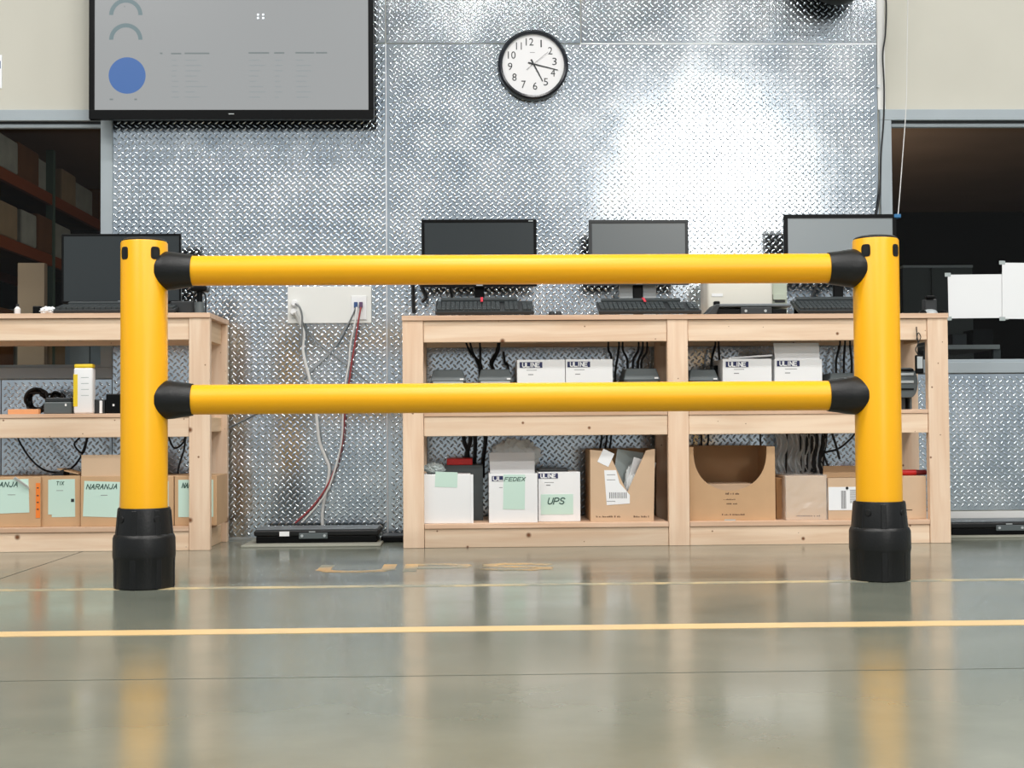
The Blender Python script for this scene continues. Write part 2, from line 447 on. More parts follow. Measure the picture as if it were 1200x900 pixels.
# ------------------------------------------------------------------ back wall with its two windows
LJ, RJ = X(132, WY, 300), X(1033, WY, 300)           # outer jamb edges
WT, WB = 1.955, 0.735                                 # head top, sill bottom
wall = MB()
wall.box(-9, LJ, WY + .01, WY + .16, 0, WB); wall.box(-9, LJ, WY + .01, WY + .16, WT, 6.0)
wall.box(LJ, RJ, WY + .01, WY + .16, 0, 6.0)
wall.box(RJ, 9, WY + .01, WY + .16, 0, WB); wall.box(RJ, 9, WY + .01, WY + .16, WT, 6.0)
wall = struct(wall.build('wall_back', 'cream_wall'))

def window(name, x0, x1, inner):                      # inner: -1 jamb on the left of the opening, +1 on the right
    w = bpy.data.objects.new(name, None); COL.objects.link(w); w.location = ((x0 + x1) / 2, WY, WB); struct(w)
    y0, y1 = WY - 0.012, WY + 0.15
    P_('frame_head', 'grey_frame', w, x0, x1, y0, y1, WT - .05, WT, 0.002)
    P_('frame_sill', 'grey_frame', w, x0, x1, y0, y1, WB, WB + .05, 0.002)
    for (a, b) in ((x0, x0 + .052), (x1 - .052, x1)):
        P_('frame_jamb', 'grey_frame', w, a, b, y0 + .001, y1, WB + .05, WT - .05, 0.002)
    P_('gasket', 'frame_gasket', w, x0 + .052, x1 - .052, y0 + .02, y0 + .06, WT - .06, WT - .05, 0.0)
    P_('glazing_stop', 'grey_frame', w, x0 + .052, x1 - .052, y0 + .022, y0 + .05, WT - .078, WT - .061, 0.002)
    P_('glazing_stop', 'grey_frame', w, x0 + .052, x1 - .052, y0 + .022, y0 + .05, WB + .05, WB + .064, 0.002)
    P_('pane', 'window_glass', w, x0 + .052, x1 - .052, WY + .06, WY + .066, WB + .05, WT - .05, 0.0)
window('window_1', -3.9, LJ, 1)
window('window_2', RJ, 4.2, -1)

def plate(x0, x1, z0, z1, mirror, dy=0.0):
    o = P_('diamond_plate', 'diamond_plate_metal', wall, x0, x1, WY + dy, WY + .01, z0, z1, 0.001)
    p, Lh, Wh, h = 0.0315, 0.0130, 0.0042, 0.0024
    V, F = [], []
    base = ((-Lh, 0, 0), (-.45*Lh, Wh, 0), (.45*Lh, Wh, 0), (Lh, 0, 0), (.45*Lh, -Wh, 0), (-.45*Lh, -Wh, 0), (-.5*Lh, 0, h), (.5*Lh, 0, h))
    tri = ((0, 6, 1), (1, 6, 7, 2), (2, 7, 3), (3, 7, 4), (4, 7, 6, 5), (5, 6, 0))
    nx, nz = int((x1 - x0) / p), int((z1 - z0) / p)
    ox, oz = x0 + ((x1 - x0) - nx * p) / 2, z0 + ((z1 - z0) - nz * p) / 2
    c = math.sqrt(.5); wl = wloc(o)
    for i in range(nx):
        for j in range(nz):
            for k in (0, 1):
                cx, cz = ox + (i + .25 + .5*k) * p, oz + (j + .25 + .5*k) * p
                sg = (1 if k == 0 else -1) * mirror
                n0 = len(V)
                for (a, b, d) in base:
                    V.append((cx + c*(a - sg*b) - wl.x, WY + dy - d - wl.y, cz + c*(sg*a + b) - wl.z))
                F.extend(tuple(n0 + q for q in f) for f in tri)
    me = bpy.data.meshes.new('raised_tread'); me.from_pydata(V, [], F); me.materials.append(M['diamond_plate_metal'])
    me.shade_smooth()
    bm = bmesh.new(); bm.from_mesh(me); bmesh.ops.recalc_face_normals(bm, faces=list(bm.faces)); bm.to_mesh(me); bm.free()
    t = bpy.data.objects.new('raised_tread', me); COL.objects.link(t); t.parent = o; t['kind'] = 'stuff'
ZS = 2.262
xs1, xs2 = X(452.5, WY, 200), X(772, WY, 200)
plate(LJ, xs1 - .002, 0.012, ZS - .002, -1)
plate(xs1 + .002, RJ - .008, 0.012, ZS - .002, -1, 0.0015)
MB().cyl((xs1, WY + .002, .012), (xs1, WY + .002, ZS), .0032, 10).build('seam_glint_bead', 'seam_metal', wall, smooth=True)  # beads added to catch light as bright seam lines
MB().cyl((X(680, WY, 40), WY + .002, ZS), (RJ - .008, WY + .002, ZS), .0030, 10).build('seam_glint_bead', 'seam_metal', wall, smooth=True)
plate(LJ, xs1 - .002, ZS + .002, 2.75, 1)
plate(xs1 + .002, X(680, WY, 20), ZS + .002, 2.75, 1, 0.0015)
plate(X(680, WY, 20) + .004, RJ - .008, ZS + .002, 2.75, -1, 0.001)
plate(RJ - .004, 3.6, 0.105, WB - .004, 1)
plate(-2.12, LJ - .004, 0.012, WB - .004, 1, 0.001)
plate(-3.3, -2.124, 0.012, WB - .004, -1)
t = struct(P_('trim_1', 'white_trim', None, RJ - .006, RJ + .03, WY, WY + .012, WT, 3.4, 0.001))
t = struct(P_('trim_2', 'white_trim', None, RJ - .004, 3.6, WY - .006, WY + .012, 0.0, 0.10, 0.001))
t = struct(P_('baseboard_back', 'galvanised', None, -3.3, RJ - .008, WY - .004, WY + .012, 0.0, 0.012, 0.001))

# ------------------------------------------------------------------ the room behind the windows
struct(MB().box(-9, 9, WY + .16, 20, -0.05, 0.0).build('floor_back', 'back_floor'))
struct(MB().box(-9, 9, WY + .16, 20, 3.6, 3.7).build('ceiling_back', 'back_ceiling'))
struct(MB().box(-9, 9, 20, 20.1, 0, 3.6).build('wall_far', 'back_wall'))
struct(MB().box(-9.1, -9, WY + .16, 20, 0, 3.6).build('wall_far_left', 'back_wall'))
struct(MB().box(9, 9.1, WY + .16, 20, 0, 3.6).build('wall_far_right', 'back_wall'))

rk = thing('reflection_rack', (-5.0, 14.5, 0), 'orange and green pallet rack standing in for a reflection in the window beside the television', 'pallet rack')  # rack and its cartons added behind the glass to imitate a reflection
RX0, RX1 = -5.6, -4.5
for yy in (12.2, 14.8, 17.4):
    for xx in (RX1 - .08, RX0):
        P_('upright', 'rack_green', rk, xx, xx + .08, yy, yy + .08, 0, 3.5, 0.004)
for zz in (1.1, 2.36, 3.02):
    for xx in (RX1 - .06, RX0 + .01):
        P_('beam', 'rack_orange', rk, xx, xx + .05, 12.28, 17.4, zz - .12, zz, 0.004)
    P_('deck', 'bale_brown', rk, RX0 + .06, RX1 - .06, 12.28, 17.4, zz - .02, zz, 0.002)
kinds = ['bale_white', 'bale_tan', 'bale_white', 'bale_brown']
names = ['white wrapped', 'tan', 'pale grey', 'brown']
places = ['first', 'second', 'third', 'fourth', 'fifth', 'sixth', 'seventh', 'eighth']
for lv, (zz, hh, word) in enumerate(((2.361, .40, 'middle'), (3.021, .42, 'top'), (1.101, .7, 'bottom'))):
    y = 12.45; k = 0
    while y < 17.0:
        w = random.uniform(.45, .75); h = hh * random.uniform(.75, 1.0); m = (k + lv) % 4
        mb = MB().box(RX0 + .15, RX1 - random.uniform(.0, .1), y, y + w, zz, zz + h)
        b = mb.build('reflection_carton', kinds[m], None, 0.02, base=True)
        tag(b, '%s carton on the %s rack shelf standing in for the window reflection, %s from the near end' % (names[m], word, places[min(k, 7)]), 'carton', 'cartons on the reflection rack')
        y += w + random.uniform(.06, .2); k += 1
# tan column just behind the left window
cl = P_('tan_panel', 'cardboard_pale', None, X(20.5, 6.75, 340), X(52, 6.75, 340), 6.75, 6.80, 0.0, Z(308, 6.75, 36), 0.003, base=True)
tag(cl, 'tall tan board standing behind the window glass beside the bench monitor', 'board')
lk = thing('grey_locker', (X(96, 7.1, 420), 7.3, 0), 'pale grey metal cabinet behind the window, under the bench top', 'cabinet')
P_('body', 'grey_frame', lk, X(76, 7.1, 420), X(118, 7.1, 420), 7.1, 7.5, 0, 1.02, 0.004)
P_('door', 'silver_plastic', lk, X(82, 7.09, 420), X(105, 7.09, 420), 7.085, 7.1, 0.1, .98, 0.002)
# cubicle behind the right window
pt = thing('office_partition', (X(1085, 8.2, 340), 8.3, 0), 'grey office partition with top rail in the dark room beyond the right window', 'partition')
xa, xb, xc = X(1058, 8.2, 340), X(1092, 8.2, 340), X(1140, 8.2, 340)
P_('panel', 'partition_grey', pt, xa, xb - .005, 8.2, 8.24, 0, Z(314, 8.2, 1080), 0.003)
P_('panel', 'partition_grey', pt, xb + .005, xc, 8.2, 8.24, 0, Z(314, 8.2, 1080), 0.003)
P_('top_rail', 'silver_plastic', pt, xa, xc, 8.19, 8.25, Z(314, 8.2, 1080), Z(311, 8.2, 1080), 0.002)
P_('post', 'partition_grey', pt, xb - .004, xb + .004, 8.185, 8.245, 0, Z(314, 8.2, 1080), 0.001)
dk = thing('office_desk', (X(1130, 7.3, 405), 7.6, 0), 'dark desk with thin pale top behind the right window, below the taped sheets', 'desk')
dz = Z(404, 7.3, 1140)
P_('desk_top', 'silver_plastic', dk, X(1085, 7.3, 405), X(1172, 7.3, 405), 7.3, 7.95, dz - .025, dz, 0.003)
for px in (1088, 1170):
    P_('leg', 'mid_plastic', dk, X(px, 7.3, 405) - .02, X(px, 7.3, 405) + .02, 7.32, 7.36, 0, dz - .025, 0.002)
for i, (pa, pb, pt_, mm, lb) in enumerate(((1116, 1133, 391, 'dark_plastic', 'dark low box'), (1140, 1164, 386, 'black_plastic', 'black taller box'))):
    b = P_('desk_box', mm, None, X(pa, 7.45, 400), X(pb, 7.45, 400), 7.45, 7.6, dz, Z(pt_, 7.45, 1140), 0.004, base=True)
    tag(b, lb + ' on the desk in the room behind the right window', 'box')
bx = P_('storage_box', 'bale_brown', None, X(1062, 7.7, 345), X(1072, 7.7, 345), 7.96, 8.15, 0, Z(330, 7.7, 1068), 0.004, base=True)
tag(bx, 'tall narrow brown carton stack beyond the glass, right of the yellow post', 'carton')

# ------------------------------------------------------------------ yellow barrier
BY = 4.455
bar = thing('safety_barrier', (X(600, BY), BY, 0), 'yellow two-rail safety barrier with black bases and joints', 'barrier')
PXL, PXR = X(169, BY, 460), X(1028.5, BY, 460)
PR = 0.0745
PH = 1.118
def base_profile():
    return [(.001, 0), (.092, 0), (.0955, .004), (.0965, .092), (.0985, .098), (.0992, .105), (.0985, .160), (.0945, .170), (.0905, .173),
            (.0835, .252), (.0815, .257), (PR + .001, .257)]
for px_, side in ((PXL, 1), (PXR, -1)):
    po = MB().lathe([(PR - .02, 0.02), (PR, .02), (PR, PH - .006), (PR - .003, PH - .001), (PR - .008, PH)], (px_, BY, 0), 'z', 64).build('post', 'yellow_plastic', bar, smooth=True)
    MB().lathe([(PR - .003, PH - .002), (PR - .004, PH + .003), (PR - .012, PH + .008), (.03, PH + .013), (.002, PH + .014)], (px_, BY, 0), 'z', 48).build('end_cap', 'black_rubber', bar, smooth=True)
    bs = MB().lathe(base_profile(), (px_, BY, 0), 'z', 64).build('base_sleeve', 'black_rubber', bar, smooth=True)
    for ang in (-58, -8, 42, 92, 142, 192, 242):                   # raised ribs down the sleeve
        a = math.radians(ang - 90)
        mr = Matrix.Translation((px_, BY, 0)) @ Matrix.Rotation(a, 4, 'Z')
        rib = MB().hexa([Vector(p) for p in ((.088, -.010, .17), (.0925, -.008, .17), (.0925, .008, .17), (.088, .010, .17), (.078, -.010, .25), (.0855, -.008, .25), (.0855, .008, .25), (.078, .010, .25))]).move(mr)
        rib.build('rib', 'black_rubber', bs, 0.0015)
        MB().hexa([Vector(p) for p in ((.09, -.011, .002), (.0968, -.009, .002), (.0968, .009, .002), (.09, .011, .002), (.09, -.011, .098), (.0978, -.009, .098), (.0978, .009, .098), (.09, .011, .098))]).move(mr).build('rib', 'black_rubber', bs, 0.0015)
    for ang in (-41, 41):
        a = math.radians(ang - 90); d = Vector((math.cos(a), math.sin(a), 0)); u = Vector((-d.y, d.x, 0))
        c = Vector((px_, BY, 0))
        # bolt socket low on the sleeve
        MB().cyl(c + d * .080 + Vector((0, 0, .222)), c + d * .0885 + Vector((0, 0, .222)), .0115, 20).build('bolt_collar', 'black_rubber', bs, 0.001, smooth=True)
        MB().cyl(c + d * .082 + Vector((0, 0, .222)), c + d * .0888 + Vector((0, 0, .222)), .0080, 18).build('bolt_hole', 'hole_shade', bs)
        # oval plug near the top
        zc = PH - .043
        def plug(w, h, r0, r1):
            pts = []
            for k in range(28):
                t = 2 * math.pi * k / 28
                cx_ = math.copysign(abs(math.cos(t)) ** .5, math.cos(t)) * w; cz_ = math.copysign(abs(math.sin(t)) ** .5, math.sin(t)) * h
                pts.append((cx_, cz_))
            mb = MB().prism(pts, -r1, -r0)
            fr = Matrix(((u.x, -d.x, 0, px_), (u.y, -d.y, 0, BY), (0, 0, 1, zc), (0, 0, 0, 1)))
            return mb.move(fr)
        pg = plug(.0155, .0205, PR - .012, PR + .0012).build('plug', 'black_rubber', po, 0.001)
        plug(.0085, .0125, PR - .01, PR + .0018).build('plug_recess', 'hole_shade', pg)
for (py, nm) in ((317.0, 'u'), (467.5, 'l')):
    zl, zr = Z(py, BY, 300), Z(py - 2.2 - (0.0 if nm == 'u' else .8), BY, 900)
    zz = (zl + zr) / 2
    x0, x1 = X(226, BY, py), X(970, BY, py)
    r = .0485
    MB().lathe([(r - .01, PXL + .05), (r, PXL + .05), (r, PXR - .05), (r - .01, PXR - .05)], (0, BY, zz), 'x', 56).build('rail', 'yellow_plastic', bar, smooth=True)
    for sx, xe in ((1, x0), (-1, x1)):
        xp = PXL if sx > 0 else PXR
        ln_ = abs(xe - xp)
        prof = [(r - .004, ln_), (r + .0035, ln_), (r + .0045, ln_ - .004), (r + .0075, ln_ - .03), (r + .0130, ln_ - .062), (r + .0148, ln_ - .085), (r + .0145, ln_ - .10), (r + .012, .045), (r - .006, .045)]
        prof = [(a, xp + sx * b) for a, b in prof]
        MB().lathe(prof, (0, BY, zz), 'x', 56).build('rail_joint', 'black_rubber', bar, smooth=True)

# ------------------------------------------------------------------ wooden benches
FY = 5.73; RYB = 6.165
def bench(name, label, x0, x1, legs, ztop, zmid):
    b = thing(name, ((x0 + x1) / 2, (FY + RYB) / 2, 0), label, 'workbench')
    lw = 0.087; zb = .10
    P_('bench_top', 'plywood', b, x0 - .002, x1 + .002, FY - .006, RYB + .006, ztop - .021, ztop, 0.0015)
    for x in legs:
        P_('leg', 'pine_z', b, x, x + lw, FY, FY + .038, 0, ztop - .0215, 0.002)
        P_('leg', 'pine_z', b, x, x + lw, RYB - .038, RYB, 0, ztop - .0215, 0.002)
        P_('side_rail', 'pine_y', b, x + .024, x + .062, FY + .0385, RYB - .0385, ztop - .111, ztop - .0215, 0.002)
        P_('side_rail', 'pine_y', b, x + .024, x + .062, FY + .0385, RYB - .0385, zmid - .08, zmid - .0175, 0.002)
        P_('side_rail', 'pine_y', b, x + .024, x + .062, FY + .0385, RYB - .0385, 0.0, zb - .0205, 0.002)
    for i, (a, c) in enumerate(zip(legs, legs[1:])):
        xa, xb = a + lw + .0015, c - .0015
        P_('apron', 'pine_x', b, xa, xb, FY + .006, FY + .044, ztop - .112, ztop - .023, 0.002)
        P_('rear_apron', 'pine_x', b, xa, xb, RYB - .038, RYB, ztop - .112, ztop - .023, 0.002)
        P_('shelf_rail', 'pine_x', b, xa, xb, FY + .006, FY + .044, zmid - .017 - .082, zmid - .017, 0.002)
        P_('shelf_rail', 'pine_x', b, xa, xb, RYB - .038, RYB, zmid - .10, zmid - .017, 0.002)
        P_('shelf', 'plywood', b, xa, xb, FY + .002, RYB - .002, zmid - .0165, zmid, 0.0015)
        P_('shelf_rail', 'pine_x', b, xa, xb, FY + .006, FY + .044, 0.0, zb - .0205, 0.002)
        P_('shelf', 'plywood', b, xa, xb, FY + .0, RYB - .002, zb - .02, zb, 0.0015)
    return b
RT, LT = .9735, .9905
RM, LM = .566, .572
bx0, bx1 = X(472, FY, 500), X(1112.5, FY, 500)
bench('wooden_workbench', 'long pine workbench with two bays of shelves, below the wall clock', bx0, bx1, [bx0, X(783, FY, 500), bx1 - .087], RT, RM)
lx1 = X(246, FY, 500)
bench('wooden_workbench', 'pine workbench on the left under the television, holding labelled cartons', lx1 - 1.95, lx1, [lx1 - 1.95, lx1 - .087], LT, LM)
SB = .1005                                            # bottom shelf surface

# ------------------------------------------------------------------ television
TY = 6.09
tv = thing('television', (X(270, TY, 140), TY + .04, Z(139, TY, 270)), 'large wall television with a pale dashboard and blue circle on screen', 'television')
tx0, tx1 = X(104, TY, 120), X(438, TY, 120); tz0 = Z(139.5, TY, 270); tz1 = tz0 + (tx1 - tx0) * .575
P_('back_shell', 'black_plastic', tv, tx0 + .02, tx1 - .02, TY + .03, TY + .07, tz0 + .02, tz1 - .02, 0.01)
P_('wall_bracket', 'black_plastic', tv, (tx0 + tx1) / 2 - .2, (tx0 + tx1) / 2 + .2, TY + .07, WY - .002, tz0 + .2, tz1 - .15, 0.003)
bz = .024; bb = .042
fr = MB(); fr.box(tx0, tx1, TY, TY + .032, tz0, tz0 + bb); fr.box(tx0, tx1, TY, TY + .032, tz1 - bz, tz1)
fr.box(tx0, tx0 + bz, TY, TY + .032, tz0 + bb, tz1 - bz); fr.box(tx1 - bz, tx1, TY, TY + .032, tz0 + bb, tz1 - bz)
fr.build('bezel', 'black_plastic', tv, 0.0015)
sc = P_('screen', 'tv_screen', tv, tx0 + bz, tx1 - bz, TY + .008, TY + .03, tz0 + bb, tz1 - bz, 0.0)
sy = TY + .0078
def arc(cx, cz, r0, r1, a0, a1, mname, n=24):
    mb = MB(); pts = []
    for k in range(n + 1): a = math.radians(a0 + (a1 - a0) * k / n); pts.append((cx + r1 * math.cos(a), cz + r1 * math.sin(a)))
    for k in range(n, -1, -1):
        a = math.radians(a0 + (a1 - a0) * k / n); pts.append((cx + r0 * math.cos(a), cz + r0 * math.sin(a)))
    # strip of quads so the ring face stays simple
    for k in range(n):
        a, b, c, d = pts[k], pts[k+1], pts[2*n - k], pts[2*n + 1 - k]
        mb.prism([a, b, c, d], sy - .0008, sy)
    bmesh.ops.remove_doubles(mb.bm, verts=list(mb.bm.verts), dist=1e-6)
    mb.build('gauge_arc', mname, sc)
s_ = TY / 1600
for (px, py) in ((147, 46), (147, 17)):
    c = at(px, py, TY); arc(c.x, c.z, 14.6 * s_, 19.4 * s_, 0, 180, 'tv_teal')
c = at(148.5, 88, TY)
MB().prism([(c.x + 21.5 * s_ * math.cos(2*math.pi*k/48), c.z + 21.5 * s_ * math.sin(2*math.pi*k/48)) for k in range(48)], sy - .0008, sy).build('blue_circle', 'tv_blue', sc)
for (a, b, py, mm) in ((187, 190, 62, 'tv_line'), (200, 212, 62.3, 'tv_line'), (216, 245, 62, 'tv_line'), (291, 315, 61.5, 'tv_line'), (321, 333, 61.5, 'tv_line'), (346, 368, 61.3, 'tv_line'), (370, 383, 61.3, 'tv_line'), (128, 132, 116, 'tv_line'), (157, 160, 116, 'tv_line'), (145, 146, 7, 'tv_line')):
    p0, p1 = at(a, py + .9, TY), at(b, py - .9, TY)
    P_('text_bar', mm, sc, p0.x, p1.x, sy - .0006, sy, p0.z, p1.z, 0.0)
for row in range(8):
    for (a, b) in ((201, 211), (217, 243), (292, 312), (322, 332), (347, 366)):
        p0, p1 = at(a, 70 + row * 6.2 + .6, TY), at(a + (b - a) * random.uniform(.4, 1), 70 + row * 6.2 - .6, TY)
        P_('text_bar', 'tv_faint', sc, p0.x, p1.x, sy - .0006, sy, p0.z, p1.z, 0.0)
for px in (302, 308):
    for py in (16.5, 20.5):
        c = at(px, py, TY); P_('glint_dot', 'tv_glint', sc, c.x - .004, c.x + .004, sy - .0006, sy, c.z - .004, c.z + .004, 0.0)
c = at(271, 133.5, TY)
P_('brand_badge', 'silver_plastic', tv, c.x - .012, c.x + .012, TY - .001, TY + .002, c.z - .002, c.z + .002, 0.0)

# ------------------------------------------------------------------ wall clock
CY = 6.175; cc = at(625, 75, CY); R0 = 42.3 * CY / 1600
ck = thing('wall_clock', (cc.x, WY - .002, cc.z), 'round white wall clock with black rim on the metal wall', 'clock')
MB().lathe([(R0 - .02, .043), (R0 - .004, .043), (R0, .03), (R0 - .003, .008), (R0 - .012, 0), (R0 - .021, .003), (R0 - .023, .012), (R0 - .023, .02)], (cc.x, CY, cc.z), 'y', 72).build('rim', 'clock_rim', ck, smooth=True)
MB().lathe([(R0 - .022, .014), (R0 - .022, .02)], (cc.x, CY, cc.z), 'y', 64).build('dial', 'clock_dial', ck)
tilt = math.radians(6.5); dy = CY + .0138; s_ = CY / 1600
dc = at(624, 74, CY)
for n in range(1, 13):
    a = math.pi / 2 - n * math.pi / 6 + tilt
    rr = 26.5 * s_
    p = Vector((dc.x + rr * math.cos(a), 0, dc.z + rr * math.sin(a)))
    h = 4.4 * s_; w = (2.6 if n < 10 else 4.6) * s_
    if n == 1: w = .8 * s_
    if n == 11: w = 3.4 * s_
    glyphs(str(n), p.x - w, p.x + w, p.z - h, p.z + h, dy, .0006).build('numeral', 'ink_black', ck)
def hand(tx, ty, bx_, by_, w0, w1, y, mname, nm):
    p, q = at(bx_, by_, CY), at(tx, ty, CY); d = (q - p); d.y = 0; d.normalize(); u = Vector((-d.z, 0, d.x))
    pts = [p + u * w0, p - u * w0, q - u * w1, q + u * w1]
    MB().prism([(v.x, v.z) for v in pts], y - .0006, y).build(nm, mname, ck)
hand(636.2, 94.5, 622.5, 68.7, 1.0 * s_, .6 * s_, dy - .001, 'ink_black', 'hour_hand')
hand(654, 81.2, 619, 72.5, .9 * s_, .45 * s_, dy - .002, 'ink_black', 'minute_hand')
hand(642.5, 60, 617, 81, .25 * s_, .2 * s_, dy - .003, 'ink_grey', 'second_hand')
MB().cyl((dc.x, dy - .004, dc.z), (dc.x, dy, dc.z), 1.3 * s_, 14).build('hub', 'ink_black', ck)
p = at(624, 60.5, CY); P_('maker_mark', 'ink_grey', ck, p.x - .011, p.x + .011, dy - .0005, dy, p.z - .0012, p.z + .0012, 0.0)

# ------------------------------------------------------------------ monitors and keyboards
def monitor(px0, px1, pyt, pyb, Y, screen, label, ztop, bez=.014, badge=False, light_stand=False, rad=.004):
    x0, x1 = X(px0, Y, pyt + 30), X(px1, Y, pyt + 30); pm = (px0 + px1) / 2
    z0, z1 = Z(pyb, Y, pm), Z(pyt, Y, pm); xm = (x0 + x1) / 2
    m = thing('computer_monitor', (xm, Y + .05, ztop), label, 'monitor', 'computer monitors on the benches')
    P_('housing', 'black_plastic', m, x0 + .004, x1 - .004, Y + .012, Y + .045, z0 + .004, z1 - .004, 0.006)
    fr = MB(); fr.box(x0, x1, Y, Y + .013, z1 - bez, z1); fr.box(x0, x1, Y, Y + .013, z0, z0 + bez * 1.2)
    fr.box(x0, x0 + bez, Y, Y + .013, z0 + bez * 1.2, z1 - bez); fr.box(x1 - bez, x1, Y, Y + .013, z0 + bez * 1.2, z1 - bez)
    fr.build('bezel', 'black_plastic' if screen != 'monitor_screen_pale' else 'dark_plastic', m, 0.0015)
    P_('screen', screen, m, x0 + bez, x1 - bez, Y + .004, Y + .012, z0 + bez * 1.2, z1 - bez, 0.0)
    sm = 'silver_plastic' if light_stand else 'black_plastic'
    P_('stand_neck', 'black_plastic', m, xm - .022, xm + .022, Y + .046, Y + .07, ztop + .012, z0 + .1, 0.004)
    P_('stand_base', 'dark_plastic', m, xm - .12, xm + .12, Y - .02, Y + .13, ztop, ztop + .012, 0.004)
    if badge:
        P_('badge', 'silver_plastic', m, x1 - .036, x1 - .016, Y - .0008, Y + .002, z1 - .010, z1 - .006, 0.0)
    if light_stand:
        for d in (-1, 1): P_('stand_side', 'silver_plastic', m, xm + d * .052 - .03, xm + d * .052 + .03, Y + .05, Y + .064, ztop + .012, z0 + .02, 0.003)
    P_('maker_mark', 'silver_plastic', m, xm - .014, xm + .014, Y - .0008, Y + .002, z0 + .004, z0 + .009, 0.0)
    return m
MY = 5.98
monitor(494, 629, 257, 336, MY, 'monitor_screen', 'black monitor with dark screen on the long bench, left of the glare', RT, .013, True)
monitor(690, 807, 257.5, 334, MY, 'monitor_screen_pale', 'monitor with dark grey bezel and hazy screen, middle of the long bench', RT, .014, False, True)
monitor(919, 1051, 251, 330, 5.97, 'monitor_screen_light', 'monitor with pale grey screen behind the right yellow post', RT, .017)
monitor(72, 212, 274, 355, 5.97, 'monitor_screen', 'wide dark monitor behind the left yellow post', LT, .008)

def keyboard(px0, px1, Y, ztop, label, rise, ribbon=True, cut=1.0):
    x0, x1 = X(px0, Y, 360), X(px1, Y, 360); w = x1 - x0
    k = thing('keyboard', ((x0 + x1) / 2, Y + .08, ztop), label, 'keyboard', 'keyboards on the benches')
    D = .165; sl = math.atan2(rise, D)
    mt = Matrix.Translation((x0, Y, ztop + .004)) @ Matrix.Rotation(sl, 4, 'X')
    MB().box(0, w, 0, D, 0, .016, mt).build('case', 'dark_plastic', k, 0.003)
    MB().box(w * .05, w * .84, D * .82, D, .016, .032, mt).build('rear_bar', 'key_plastic', k, 0.003)
    ks = MB(); n = 21
    for r in range(5):
        for c in range(n):
            if c in (14, 18) : continue
            a = .008 + c * (w - .016) / n; b = a + (w - .016) / n - .003
            y0 = .010 + r * .024
            ks.box(a, b, y0, y0 + .019, .016, .024, mt)
    kk = ks.build('keys', 'key_plastic', k); kk['kind'] = 'stuff'
    for s in (.06, .94):
        MB().box(w * s - .012, w * s + .012, 0, .012, -.004, .0, Matrix.Translation((x0, Y + .003, ztop + .004))).build('foot', 'black_plastic', k)
        h = rise * .9
        MB().box(x0 + w * s - .012, x0 + w * s + .012, Y + D * .86, Y + D * .9, ztop, ztop + h).build('riser', 'black_plastic', k)
    if ribbon:
        MB().box(w * .46, w * .485, D * .55, D * .98, .0322, .034, mt).build('red_tag', 'red_ribbon', k)
    return k
keyboard(510, 626, 5.76, RT, 'grey keyboard with red tag below the dark monitor on the long bench', .062)
keyboard(702, 822, 5.76, RT, 'dark keyboard with red tag below the hazy monitor', .055)
keyboard(936, 1052, 5.78, RT, 'dark keyboard partly hidden behind the right yellow post', .06, False)
keyboard(62, 205, 5.78, LT, 'low black keyboard behind the left yellow post', .034, False)

# label printer and flat scale on the long bench
lp = thing('label_printer', (X(868, 5.98, 345), 5.98, RT), 'cream desktop printer on the long bench between two monitors', 'printer')
P_('body', 'beige_plastic', lp, X(829, 5.92, 345), X(906, 5.92, 345), 5.92, 6.12, RT, Z(322, 5.92, 868), 0.014, seg=3, smooth=True)
P_('side_housing', 'sage_plastic', lp, X(905, 5.94, 345), X(922.5, 5.94, 345), 5.94, 6.12, RT, Z(326, 5.94, 910), 0.004)
P_('side_slot', 'dark_plastic', lp, X(908, 5.938, 352), X(920, 5.938, 352), 5.937, 5.95, Z(354.5, 5.94, 914), Z(352, 5.94, 914), 0.0)
P_('lid_step', 'sage_plastic', lp, X(906, 5.93, 352), X(921, 5.93, 352), 5.925, 5.945, Z(351.5, 5.94, 914), Z(345, 5.94, 914), 0.001)
P_('name_plate', 'white_card', lp, X(834, 5.919, 345), X(847, 5.919, 345), 5.918, 5.921, Z(347.5, 5.92, 840), Z(344, 5.92, 840), 0.0)
sc_ = thing('bench_scale', (X(877, 5.76, 360), 5.82, RT), 'flat dark parcel scale in front of the cream printer', 'scale')
za = RT
P_('tray', 'scale_top', sc_, X(842, 5.75, 357), X(928, 5.75, 357), 5.75, 5.91, za + .033, za + .046, 0.004)
P_('display_housing', 'dark_plastic', sc_, X(868, 5.748, 362), X(905, 5.748, 362), 5.748, 5.9, za, za + .032, 0.004)
for px in (874, 897):
    c = at(px, 364, 5.747); MB().cyl((c.x, 5.745, za + .015), (c.x, 5.75, za + .015), .006, 14).build('button', 'silver_plastic', sc_)
P_('side_base', 'black_plastic', sc_, X(838, 5.757, 362), X(868, 5.757, 362), 5.757, 5.9, za, za + .024, 0.003)
P_('side_base', 'black_plastic', sc_, X(905, 5.757, 362), X(922, 5.757, 362), 5.757, 5.9, za, za + .024, 0.003)
MB().hexa([(X(828, 5.75), 5.75, za), (X(840, 5.75), 5.75, za), (X(840, 5.75), 5.9, za), (X(828, 5.75), 5.9, za), (X(840, 5.75), 5.75, za + .045), (X(846, 5.75), 5.75, za + .045), (X(846, 5.75), 5.9, za + .045), (X(840, 5.75), 5.9, za + .045)]).build('arm', 'dark_plastic', sc_, 0.003)
P_('knob', 'black_plastic', sc_, X(838, 5.8), X(845, 5.8), 5.8, 5.83, za + .046, za + .062, 0.004)
